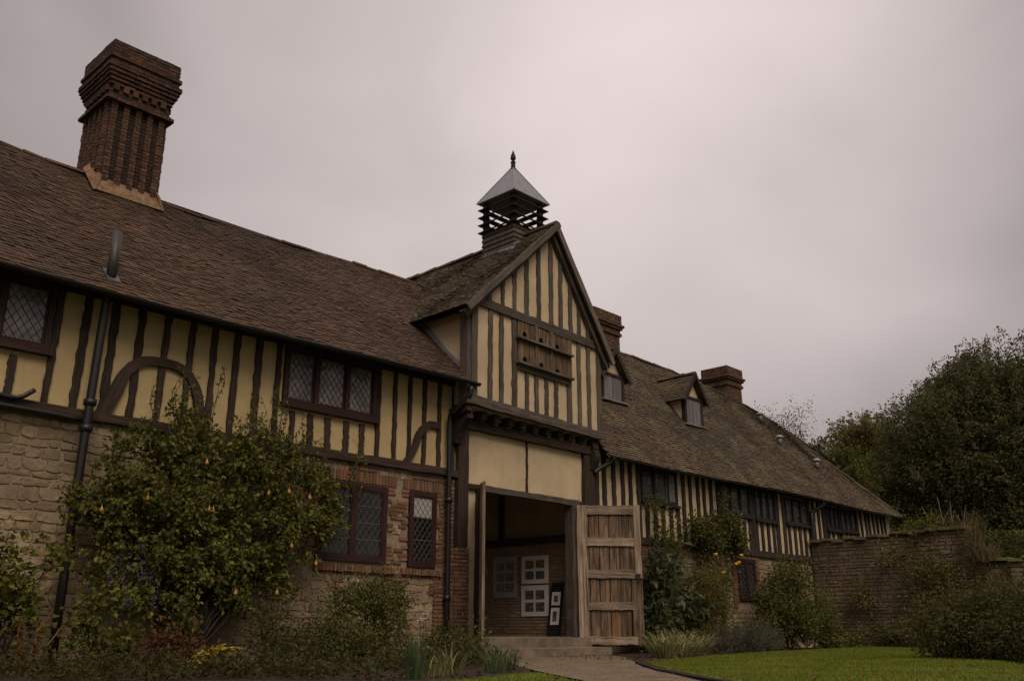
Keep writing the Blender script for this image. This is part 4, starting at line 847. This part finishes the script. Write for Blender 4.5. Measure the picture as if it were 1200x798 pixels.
# ================================================================== garden walls
def stone_run(name, label, x, y0, y1, zt0, zt1, th=.5, mat='stone_dark', moss=False):
    t = thing(name, label, 'wall', (x + th / 2, (y0 + y1) / 2, 0)); c = MB(); c.prism([(x + .03, y0, -.05), (x + .03, y1, -.05), (x + .03, y1, zt1 - .05), (x + .03, y0, zt0 - .05)], (th - .06, 0, 0)); c.build('core', 'mortar_dark', t)
    q = MB(); L_ = abs(y1 - y0); H_ = max(zt0, zt1) + .05; sk = lambda u, z, a, b, c_, d: d - .03 > zt0 + (zt1 - zt0) * u / L_ - .08
    block_wall(q, (x + .03, y0, -.03), (0, -1, 0), (0, 0, 1), (-1, 0, 0), L_, H_, (.07, .15), (.10, .34), .012, .022, sk, stone=True); block_wall(q, (x + th - .03, y0, -.03), (0, -1, 0), (0, 0, 1), (1, 0, 0), L_, H_, (.1, .2), (.2, .5), .02, .05, sk, stone=True)
    block_wall(q, (x, y1 + .01, -.03), (1, 0, 0), (0, 0, 1), (0, -1, 0), th, zt1, (.08, .16), (.15, .4), .02, .05, stone=True); q.build('stone_facing', mat, t)
    q = MB(); n = int(L_ / .35)
    for i in range(n):
        a = y0 - L_ * i / n; b = a - L_ / n + .012; z = zt0 + (zt1 - zt0) * (i + .5) / n + random.uniform(-.05, .05); e = random.uniform(-.03, .06)
        q.prism([(x - .05 - e, a, z - .07), (x + th + .04, a, z - .07), (x + th + .04, b, z - .08), (x - .05 - e, b, z - .08)], (0, 0, random.uniform(.06, .10)))
    q.build('coping', 'moss_cap' if moss else mat, t); return t
M['moss_cap'] = m_island('mossy_coping', [(.13, .12, .055), (.16, .15, .06), (.12, .10, .06)], (.17, .17, .04), 4, .95, .7, .45, 20, .8)
stone_run('garden_wall', 'tall ragstone garden wall running forward from the end of the right house', 28.5, 13.92, 9.15, 3.22, 3.38)
stone_run('garden_wall', 'lower stone wall with a mossy coping behind the round clipped shrub', 28.55, 9.1, 8.12, 2.42, 2.44, .46, moss=True)
stone_run('garden_wall', 'pale rough stone wall end at the right edge with mossy top', 28.2, 8.05, 3.4, 2.40, 2.46, .6, 'stone', True)

# ================================================================== things in the doorway
def poster(y0, y1, z0, z1, nx, nz, label, mat='white', mx=.12):
    t = thing('photo_display', label, 'poster', (17.15, (y0 + y1) / 2, z0), 'photograph sheets on the passage wall'); q = MB(); q.box(17.14, 17.15, y0, y1, z0, z1); q.build('card', mat, t)
    W_, H_ = y1 - y0, z1 - z0
    for i in range(nx):
        for j in range(nz):
            cw, chh = W_ * (1 - .22) / nx, H_ * (1 - .22) / nz; a = y0 + W_ * .11 + cw * i + cw * .09; c = z0 + H_ * .11 + chh * j + chh * .12
            q = MB(); q.box(17.132, 17.139, a, a + cw * .80, c, c + chh * .74); q.build('photograph', 'photo', t)
poster(15.14, 16.03, 1.58, 2.24, 2, 2, 'white sheet of four photographs, upper one beside the black stand'); poster(15.15, 16.04, .82, 1.54, 2, 2, 'white sheet of four photographs hung lowest on the passage brickwork'); poster(16.18, 17.02, 1.27, 2.27, 2, 3, 'greyish sheet of six photographs deepest inside the passage', 'greycard')
DS = thing('display_board', 'narrow black display board with two framed pictures just inside the doorway', 'display board', (17.0, 14.85, .36))
q = MB(); q.prism([(16.95, 14.66, .37), (16.95, 15.06, .37), (17.11, 15.02, 1.58), (17.11, 14.66, 1.58)], (.03, 0, 0)); q.build('board', 'black', DS)
for z0, z1 in ((1.06, 1.36), (.62, 1.00)):
    f = lambda z: 16.945 + .16 * (z - .37) / 1.21
    q = MB(); q.prism([(f(z0), 14.70, z0), (f(z0), 14.96, z0), (f(z1), 14.96, z1), (f(z1), 14.70, z1)], (-.01, 0, 0)); fr = q.build('picture_mount', 'white', DS); q = MB(); a, b = z0 + .08, z1 - .08; q.prism([(f(a) - .012, 14.77, a), (f(a) - .012, 14.89, a), (f(b) - .012, 14.89, b), (f(b) - .012, 14.77, b)], (-.006, 0, 0)); q.build('picture', 'photo', fr)

# ================================================================== planting
def shrub(name, label, cat, base, mat, blobs, n, per=7, Ln=.07, Wd=.04, spread=.08, ns=6, sr=.018, group=None, stem_mat='bark', ymax=None, **k):
    t = thing(name, label, cat, base[:3], group)
    stems(t, (*base[:3], base[3] if len(base) > 3 else .15), blobs, ns, stem_mat, sr, 'stem', ymax)
    foliage('foliage', t, mat, blobs, n, per, Ln, Wd, spread, ymax=ymax, **k); return t
fl = (1, .42, 1)
# wall pear
PB = [(6.50, 13.45, 3.20, .50, fl), (5.95, 13.45, 2.63, .60, fl), (7.23, 13.45, 3.0, .66, fl), (8.15, 13.45, 3.05, .68, fl), (8.80, 13.45, 2.45, .66, fl), (5.70, 13.45, 1.95, .52, fl), (6.65, 13.45, 2.0, .90, fl), (7.82, 13.45, 1.8, .96, fl), (9.05, 13.45, 1.95, .46, fl), (7.0, 13.45, 1.12, .60, fl), (8.18, 13.45, 1.2, .62, fl), (6.1, 13.45, 1.2, .5, fl), (5.42, 13.45, 2.1, .42, fl), (9.55, 13.45, 2.28, .22, fl), (9.35, 13.45, 2.75, .28, fl)]
PT = thing('pear_tree', 'large pear tree trained over the ragstone wall with yellow pears among its leaves', 'tree', (7.2, 13.6, 0))
stems(PT, (7.2, 13.7, 0, .05), PB, 40, 'bark', .036, 'branch', 13.9)
q = MB(); q.tube([(7.2, 13.7, -.02), (7.23, 13.7, .5), (7.15, 13.7, 1.2), (7.2, 13.72, 2.2)], [.075, .065, .055, .03], 8); q.build('trunk', 'bark', PT, True)
foliage('foliage', PT, 'l_pear', PB, 3100, 11, .085, .055, .065, shell=2.3, holes=.31, hs=2.2, ymax=13.9, upb=.5, spray=.26)
# sappy shoots rising over the plaster
q = MB(); Vs, Fs, ofs = [], [], 0
for i in range(54):
    x = random.choice([random.uniform(6.2, 7.3), random.uniform(7.4, 9.4), random.uniform(8.2, 10.4)]); z0 = 3.3 if x < 8.6 else 2.9; h = random.uniform(.4, 1.1) * (1.25 if 6 < x < 9 else .95)
    pts = [(x + random.uniform(-.03, .03) * k + .04 * math.sin(k + i), 13.74 - .02 * k, z0 + h * k / 5) for k in range(6)]; q.tube(pts, [.009, .008, .007, .006, .005, .003], 5)
    n_ = int(h * 22); ts = RNG.random(n_); p = np.array([np.interp(ts, np.linspace(0, 1, 6), [pt[c] for pt in pts]) for c in range(3)]).T
    v, f = leaf_mesh(p, unit(RNG.normal(size=(n_, 3)) + np.array([0, -.5, -.2])), unit(RNG.normal(size=(n_, 3)) + np.array([0, -.6, .5])), RNG.uniform(.05, .09, n_), RNG.uniform(.03, .045, n_)); Vs.append(v); Fs.append(f + ofs); ofs += len(v)
q.build('shoot', 'twig', PT); mesh_np('shoot_leaves', np.concatenate(Vs), np.concatenate(Fs), 'l_pear', PT)
for x, z in ((8.05, 2.55), (8.42, 2.62), (8.78, 2.55), (7.02, 2.2), (7.10, 2.2), (6.05, 2.28), (5.42, 2.06), (7.6, 1.0), (8.3, 1.02), (8.5, 1.75), (9.0, 1.5), (6.9, 2.9)):
    q = MB(); q.lathe((x, 13.08 - random.uniform(0, .08), z), [(.004, 0), (.020, .005), (.030, .024), (.028, .042), (.018, .064), (.012, .078), (.004, .085), (.003, .12)], 10); q.build('pear', 'pear', PT, True)
shrub('climbing_vine', 'yellow green vine sprawling at the foot of the wall at the far left', 'climber', (4.4, 13.3, 0), 'l_yell', [(4.25, 13.3, 1.3, .42, fl), (4.6, 13.3, 1.02, .36, fl), (4.35, 13.2, .55, .45, fl), (3.9, 13.3, 1.0, .5, fl), (4.95, 13.3, 1.45, .22, fl)], 420, 6, .10, .08, .12, ymax=13.85, holes=.4, hs=2)
OF = thing('autumn_frond', 'tall orange brown dying frond left of the black downpipe', 'fern', (4.62, 12.7, 0)); 
q = MB(); Vs, Fs, ofs = [], [], 0
for i in range(3):
    pts = [(4.55 + .04 * i + .05 * k * (i - .4), 12.75, .62 * k / 5) for k in range(6)]; q.tube(pts, [.008] * 5 + [.004], 5); ts = RNG.random(70); p = np.array([np.interp(ts, np.linspace(0, 1, 6), [pt[c] for pt in pts]) for c in range(3)]).T
    v, f = leaf_mesh(p, unit(RNG.normal(size=(70, 3)) * .7 + np.array([.3, -.4, -.3])), unit(RNG.normal(size=(70, 3)) + np.array([0, -.6, .5])), RNG.uniform(.06, .12, 70), RNG.uniform(.02, .04, 70)); Vs.append(v); Fs.append(f + ofs); ofs += len(v)
q.build('stalk', 'deadstem', OF); mesh_np('leaves', np.concatenate(Vs), np.concatenate(Fs), 'l_orange', OF)
BF = shrub('flowering_perennial', 'leafy plant with violet blue flower spikes below the pear tree', 'flower', (5.6, 12.9, 0), 'l_yell', [(5.5, 12.9, .75, .42, fl), (5.68, 12.85, .42, .46, fl), (5.95, 12.9, .75, .25, fl)], 230, 6, .10, .06, .1, ymax=13.3, stem_mat='twig', holes=.35, hs=2)
q = []
for x, z in ((5.42, 1.32), (5.55, 1.12), (5.72, 1.38), (5.9, 1.18), (5.98, .95), (5.35, 1.08), (5.62, .82), (5.78, 1.2)):
    k = 26; p = np.array([x, 12.35, z]) + RNG.normal(size=(k, 3)) * np.array([.035, .035, .09]); v, f = leaf_mesh(p, unit(RNG.normal(size=(k, 3))), unit(RNG.normal(size=(k, 3))), RNG.uniform(.02, .035, k), RNG.uniform(.015, .03, k)); mesh_np('flower_spike', v, f, 'blue', BF)
shrub('autumn_shrub', 'low russet and gold shrub under the pear tree near the bottom edge', 'shrub', (6.6, 12.5, 0), 'l_red', [(6.3, 12.5, .22, .40), (6.95, 12.5, .18, .38), (6.6, 12.6, .36, .34)], 330, 6, .075, .04, .08)
Gd = thing('gold_frond', 'single arching green and gold feathery spray in front of the russet shrub', 'fern', (6.45, 12.1, 0)); q = MB(); Vs, Fs, ofs = [], [], 0
pts = [(6.25, 12.05, .0), (6.38, 12.0, .10), (6.55, 11.98, .20), (6.75, 11.96, .27), (7.0, 11.95, .26)]; q.tube(pts, .008, 5); q.build('stalk', 'twig', Gd)
ts = RNG.random(150); p = np.array([np.interp(ts, np.linspace(0, 1, 5), [pt[c] for pt in pts]) for c in range(3)]).T; v, f = leaf_mesh(p, unit(RNG.normal(size=(150, 3)) * .5 + np.array([.2, -.5, -.2])), unit(RNG.normal(size=(150, 3)) * .6 + np.array([0, -.4, .8])), RNG.uniform(.09, .16, 150), RNG.uniform(.03, .05, 150)); mesh_np('leaves', v, f, 'l_gold', Gd)
shrub('dark_shrub', 'low dark green shrub below the pear tree, left of the larger bush', 'shrub', (8.2, 12.7, 0), 'l_dark', [(8.03, 12.7, .28, .58), (8.8, 12.7, .2, .5), (7.65, 12.7, .05, .45)], 650, 8, .07, .032, .08)
shrub('bushy_shrub', 'rounded green bush under the brick framed window', 'shrub', (9.9, 12.9, 0), 'l_mid', [(9.74, 12.9, .80, .62), (10.36, 12.9, .90, .50), (9.43, 12.9, .35, .62), (10.3, 12.9, .32, .62), (10.0, 12.9, 1.05, .40), (10.75, 12.95, .85, .25)], 1500, 8, .075, .028, .08, holes=.22, hs=2, ymax=13.85)
shrub('small_shrub', 'small dark bush at the foot of the brick pier beside the doorway', 'shrub', (12.3, 13.2, 0), 'l_dark', [(12.2, 13.3, .32, .36), (12.75, 13.2, .26, .30), (11.8, 13.2, .22, .3)], 300, 7, .06, .03, .07, ymax=13.8)
shrub('small_shrub', 'thin low greenery in front of the ragstone between iris and window bush', 'shrub', (10.5, 11.2, 0), 'l_mid', [(9.9, 11.2, .14, .3), (10.9, 11.4, .18, .34), (9.2, 10.6, .1, .25)], 260, 6, .07, .03, .09)
shrub('ground_cover', 'low mixed dark greenery filling the bed along the bottom left edge', 'plant', (6.3, 10.2, 0), 'l_cover', [(5.0, 10.0, .04, .5, (1, 1, .32)), (5.6, 9.6, .04, .55, (1, 1, .32)), (6.2, 9.9, .04, .55, (1, 1, .32)), (6.9, 10.2, .04, .5, (1, 1, .32)), (7.6, 10.4, .04, .5, (1, 1, .32)), (8.4, 10.6, .04, .5, (1, 1, .32)), (7.2, 9.2, .04, .4, (1, 1, .32)), (8.2, 9.5, .04, .45, (1, 1, .32)), (4.0, 12.2, .04, .5, (1, 1, .32)), (4.6, 11.7, .04, .5, (1, 1, .32)), (5.2, 12.0, .04, .45, (1, 1, .32)), (3.6, 11.4, .04, .5, (1, 1, .32)), (5.8, 11.6, .04, .5, (1, 1, .32)), (5.0, 11.0, .04, .5, (1, 1, .32)), (4.2, 10.7, .04, .5, (1, 1, .32)), (5.0, 9.2, .04, .4, (1, 1, .32)), (5.7, 8.9, .04, .4, (1, 1, .32)), (4.4, 9.6, .04, .45, (1, 1, .32)), (6.6, 8.3, .04, .35, (1, 1, .32)), (9.2, 9.9, .04, .45, (1, 1, .32)), (6.2, 8.9, .04, .4, (1, 1, .32)), (4.6, 10.8, .04, .5, (1, 1, .32)), (10.1, 10.2, .04, .4, (1, 1, .32))], 1900, 7, .07, .035, .09, ns=4, sr=.005)
# rosettes of leaves by the lawn edge
def clump(name, label, cat, base, mat, n, ln, wd, sp, lean, droop, group=None):
    t = thing(name, label, cat, base, group); blades('leaves', t, mat, base, n, ln, wd, sp, lean, droop); return t
clump('iris', 'upright fan of grey green iris leaves beside the lawn edge', 'iris', (6.98, 8.12, 0), 'l_blade', 46, .48, .030, .10, .45, .12)
clump('iris', 'small pale iris tuft left of the larger fan', 'iris', (6.55, 8.3, 0), 'l_blade', 18, .26, .022, .07, .7, .3)
for i, (x, y, n_, l_, lab) in enumerate(((7.9, 8.55, 30, .40, 'arching strap leaves left of the door step, first from the iris'), (8.7, 8.62, 40, .42, 'arching strap leaves in front of the left door leaf'), (9.35, 9.0, 42, .36, 'arching strap leaves nearest the path below the door step'), (7.45, 8.35, 24, .30, 'short strap leaved tuft close beside the iris fan'))):
    clump('strap_leaf_clump', lab, 'lily', (x, y, 0), 'l_blade' if i in (1, 2) else 'l_strap', n_, l_, .02, .13, 1.0, .8, 'strap leaved clumps along the bed')
WF = thing('white_flower', 'few white blooms on thin stalks behind the iris', 'flower', (7.6, 9.0, 0))
for x, y, z in ((7.36, 8.5, .60), (7.66, 8.75, .68), (7.58, 8.7, .62)):
    q = MB(); q.tube([(x + .05, y + .02, 0), (x + .03, y + .01, z * .5), (x, y, z)], .005, 5); st = q.build('stalk', 'twig', WF); q = MB()
    for k in range(6): a = k * 1.05; q.prism([(x, y, z), (x + .03 * math.cos(a - .4), y + .03 * math.sin(a - .4), z + .012), (x + .045 * math.cos(a), y + .045 * math.sin(a), z + .006), (x + .03 * math.cos(a + .4), y + .03 * math.sin(a + .4), z + .012)], (0, 0, .004))
    q.build('bloom', 'whitefl', st)
# right of the doorway
shrub('fig_shrub', 'big leaved blue green shrub just right of the open door', 'shrub', (19.3, 13.4, 0), 'l_fig', [(18.9, 13.3, 1.65, .62), (19.9, 13.3, 1.05, .72), (18.7, 13.2, .6, .62), (20.6, 13.3, 1.4, .5), (19.6, 13.4, 2.0, .34)], 470, 6, .22, .10, .14, ymax=13.92, holes=.3, hs=1.2, droop=.5)
shrub('feathery_shrub', 'fine leaved grey green shrub between the fig and the climber', 'shrub', (21.0, 12.9, 0), 'l_oliv', [(20.6, 12.9, 1.5, .55), (20.9, 12.8, .8, .58), (20.3, 12.8, .6, .5), (20.7, 12.95, 2.05, .35)], 1000, 8, .10, .018, .10, ymax=13.9)
CL = shrub('climbing_rose', 'tall climber with a few yellow blooms reaching over the black studding', 'climber', (22.4, 13.6, 0), 'l_mid', [(22.0, 13.6, 2.75, .70, fl), (22.9, 13.6, 3.35, .55, fl), (21.3, 13.6, 3.1, .32, fl), (22.2, 13.55, 1.85, .52, fl), (21.9, 13.5, 1.0, .5, fl), (23.4, 13.65, 2.9, .4, fl), (22.7, 13.7, 3.9, .3, fl)], 1300, 7, .10, .06, .11, ymax=13.88, holes=.3, hs=1.5, ns=12)
for x, z in ((21.6, 2.35), (22.6, 2.15), (22.9, 2.4), (21.9, 1.9), (22.75, 2.2)):
    q = MB(); q.lathe((x, 13.22, z), [(.01, 0), (.05, .02), (.06, .05), (.03, .08), (.01, .07)], 8); q.build('bloom', 'yellfl', CL)
shrub('climbing_rose', 'thin leafy climber over the studs under the diamond paned window beside the door', 'climber', (19.6, 13.7, 0), 'l_yell', [(19.9, 13.72, 3.05, .52, fl), (20.5, 13.72, 2.9, .5, fl), (21.2, 13.72, 2.95, .35, fl), (19.6, 13.72, 3.6, .28, fl), (20.4, 13.72, 2.45, .4, fl)], 210, 6, .09, .05, .10, ymax=13.88, holes=.45, hs=2.5, ns=14, stem_mat='twig', sr=.012)
for i, (x, y, lab) in enumerate(((15.7, 10.9, 'pale drooping grass clump at the lawn corner by the door leaf'), (16.7, 11.2, 'second pale drooping grass clump from the door leaf'), (17.7, 11.5, 'pale drooping grass clump beside the lavender'))):
    clump('drooping_grass', lab, 'grass clump', (x, y, 0), 'l_pale', 150, .72, .026, .26, 1.3, 1.2, 'drooping grasses along the lawn')
shrub('lavender', 'grey green lavender mound along the lawn edge', 'lavender', (20.0, 11.6, 0), 'l_lav', [(19.2, 11.6, .2, .42), (20.1, 11.7, .22, .46), (21.0, 11.8, .22, .46), (21.8, 11.9, .18, .4)], 900, 8, .10, .014, .06, holes=.15, droop=-.5)
shrub('tall_shrub', 'large light green bush in front of the right house below its gutter pipe', 'shrub', (24.2, 12.7, 0), 'l_mid', [(23.75, 12.7, 1.35, .66), (25.0, 12.7, 1.5, .80), (24.0, 12.6, .75, .85), (22.9, 12.7, .5, .42), (25.4, 12.6, .75, .7), (24.4, 12.8, 1.95, .5)], 1900, 8, .10, .045, .10, ymax=13.85, holes=.25, hs=1.6)
shrub('ground_cover', 'low leafy green cover between the lawn and the garden wall', 'plant', (26.6, 12.2, 0), 'l_mid', [(25.6, 12.2, .12, .4), (26.5, 12.4, .16, .48), (27.4, 12.3, .18, .5), (27.9, 11.5, .18, .45), (28.0, 10.6, .18, .42)], 700, 8, .10, .06, .09)
wl = (.35, 1, 1)
shrub('wall_climber', 'sprawling olive climber on the garden wall', 'climber', (28.2, 10.6, 0), 'l_oliv', [(28.25, 10.5, 2.4, .62, wl), (28.2, 10.3, 1.5, .72, wl), (28.1, 10.9, .85, .62, wl), (28.25, 9.8, 2.2, .5, wl), (28.2, 9.6, 1.2, .5, wl), (28.3, 11.4, 2.6, .4, wl), (28.3, 12.3, 1.5, .45, wl)], 700, 7, .09, .045, .11, xmin=28.46, holes=.3, hs=1.8)
shrub('wall_weed', 'yellow green weeds rooted on top of the garden wall', 'weed', (28.75, 10.9, 3.3), 'l_yell', [(28.75, 11.3, 3.38, .28), (28.75, 10.8, 3.5, .38), (28.7, 10.2, 3.45, .36), (28.6, 9.7, 3.4, .3), (28.6, 10.6, 3.2, .3)], 300, 6, .09, .05, .08, stem_mat='twig')
clump('wall_grass', 'tall straw and green grass tuft at the stepped end of the wall', 'grass clump', (28.85, 9.2, 2.6), 'l_dry', 150, 1.35, .03, .40, .55, .35)
clump('wall_grass', 'shorter brown grass tuft spilling over the low wall', 'grass clump', (28.45, 8.7, 2.35), 'l_dry', 110, .75, .03, .35, .9, .8)
shrub('wall_climber', 'brown and green tangle hanging down the stepped end of the wall', 'climber', (28.3, 9.1, 0), 'l_dry', [(28.45, 9.2, 2.6, .5, (.5, 1, 1)), (28.4, 8.9, 2.0, .5, (.4, 1, 1)), (28.3, 9.3, 1.4, .5, wl)], 260, 6, .09, .03, .11, holes=.4)
q = MB(); 
for x, y, h, dx in ((29.2, 9.95, 1.25, .1), (29.2, 9.75, 1.1, -.05), (29.3, 9.55, .95, -.25), (29.1, 10.2, 1.0, .3)): q.tube([(x, y, 2.9), (x, y + dx * .4, 3.0 + h * .5), (x, y + dx, 3.1 + h)], [.02, .016, .008], 6); q.tube([(x, y + dx * .4, 3.0 + h * .5), (x + .1, y - .15 - dx, 3.05 + h * .8)], [.012, .005], 5)
tag(q.build('dead_stems', 'deadstem'), 'bare pale dead stems standing behind the top of the garden wall', 'stems')
shrub('round_shrub', 'wide dark rounded shrub on the lawn in front of the low wall', 'shrub', (17.9, 5.5, 0), 'l_dark', [(17.6, 6.25, .42, .62), (17.8, 5.7, .55, .70), (17.8, 5.0, .55, .76), (17.5, 4.3, .5, .74), (18.6, 5.2, .6, .8), (18.4, 6.2, .45, .65), (17.2, 4.9, .35, .6), (18.0, 3.4, .5, .8)], 5200, 8, .075, .03, .075, ns=14, shell=4, holes=.1, hs=2.5)
# trees and hedge
H_ = thing('hedge', 'dark clipped hedge behind the low wall at the right edge', 'hedge', (37, 8, 0)); Hn = 16000
p = np.stack([RNG.uniform(36, 38.5, Hn), RNG.uniform(0, 12.5, Hn), RNG.uniform(0, 1, Hn) ** .6 * 3.85], 1); k = RNG.random(Hn); p[k < .55, 0] = 36 + RNG.random((k < .55).sum()) * .25; p[k > .8, 2] = 3.6 + RNG.random((k > .8).sum()) * .3
v, f = leaf_mesh(p, unit(RNG.normal(size=(Hn, 3))), unit(RNG.normal(size=(Hn, 3)) + np.array([-.6, 0, .5])), RNG.uniform(.08, .16, Hn), RNG.uniform(.05, .09, Hn)); mesh_np('foliage', v, f, 'l_mid', H_)
q = MB()
for y in np.arange(.5, 12.3, .9): q.tube([(37.2, y, 0), (37.2, y + .1, 3)], [.05, .02], 6)
q.build('stem', 'bark', H_)
def tree(label, x, y, h, blobs, n, per, Ln, mat, tr=.4, holes=.3, hs=.35, spread=.35, limbs=16, shell=2.6, group='trees beyond the houses', name='broadleaf_tree', spray=1.1):
    t = thing(name, label, 'tree', (x, y, -.03), group); q = MB(); pts = [(x + random.uniform(-.1, .1) * k * .5, y + random.uniform(-.1, .1) * k * .5, -.1 + h * k / 6) for k in range(7)]; q.tube(pts, [tr * (1.25 - .16 * k) for k in range(7)], 10); q.build('trunk', 'bark', t, True)
    q = MB()
    for i in range(limbs):
        b = blobs[i % len(blobs)]; a = V3(pts[random.randint(2, 5)]); e = V3(b[:3]) + V3([random.uniform(-.7, .7) * b[3] for _ in range(3)]); L_ = (e - a).length
        lp = [a.lerp(e, s) + V3([random.uniform(-.05, .05) * L_ * s for _ in range(3)]) + V3((0, 0, .1 * L_ * math.sin(math.pi * s))) for s in np.linspace(0, 1, 6)]; q.tube(lp, [tr * .38 * (1 - .85 * s) for s in np.linspace(0, 1, 6)], 6)
    q.build('limb', 'bark', t, True); foliage('crown', t, mat, blobs, n, per, Ln, Ln * .55, spread, shell, holes, hs, upb=.6, spray=spray); return t
tree('huge dark broadleaf tree filling the right edge above the wall', 53, 15.5, 11, [(52, 16.1, 10.0, 3.6), (52.5, 13.9, 12.2, 2.4), (52, 17.7, 8.2, 3.1), (53, 13.0, 9.6, 4.2), (51.5, 19.3, 6.4, 2.1), (53.5, 10.8, 11.3, 3.2), (52, 14.4, 6.5, 3.6), (52.3, 17.0, 11.9, 1.4), (52, 15.5, 13.0, 1.15), (51, 17.5, 4.5, 2.6), (51, 14, 3.5, 2.6), (51, 11, 5, 3.2), (51.2, 19.5, 4, 1.8)], 14000, 28, .165, 'l_tree', .55, .16, .9, .26, 30, 2.4)
tree('olive tinted tree behind the end of the right house roof', 59, 24.0, 9, [(58, 23.9, 11.6, 1.9), (58.5, 22.7, 10.0, 2.6), (58, 25.0, 10.0, 1.6), (58, 24.6, 8.0, 2.6), (58, 22.0, 7.4, 2.5), (58.5, 26.0, 8.2, 1.4)], 3300, 26, .19, 'l_oliv', .4, .18, .9, .24, 16, 2.2)
tree('small green tree peeping between the roof hip and the olive tree', 47, 20.5, 6.5, [(46, 20.9, 8.6, .95), (46.4, 20.0, 7.8, 1.1), (46, 21.9, 7.5, 1.2), (46.3, 21.6, 9.3, .5)], 600, 20, .16, 'l_mid', .2, .3, 1.2, .17, 10, spray=.7)
T3 = [(46, 24.3, 11.3, .65), (46, 23.3, 11.2, .62), (46, 22.4, 10.9, .75), (46, 25.2, 11.2, .5), (46, 23.8, 9.9, 1.3), (46, 22.6, 9.5, 1.1)]
T3t = tree('thin twiggy treetop showing over the ridge of the right house', 46.3, 23.6, 8.5, T3, 500, 6, .12, 'l_oliv', .2, .4, 1.5, .22, 26)
q = MB()
for i in range(34):
    b = random.choice(T3[:4]); x, y, z = b[0] + random.uniform(-.4, .4), b[1] + random.uniform(-.6, .6), b[2] - .5; q.tube([(x, y, z), (x, y + random.uniform(-.15, .15), z + .5), (x, y + random.uniform(-.3, .3), z + random.uniform(.8, 1.35))], [.016, .012, .006], 5)
q.build('twig', 'deadstem', T3t)
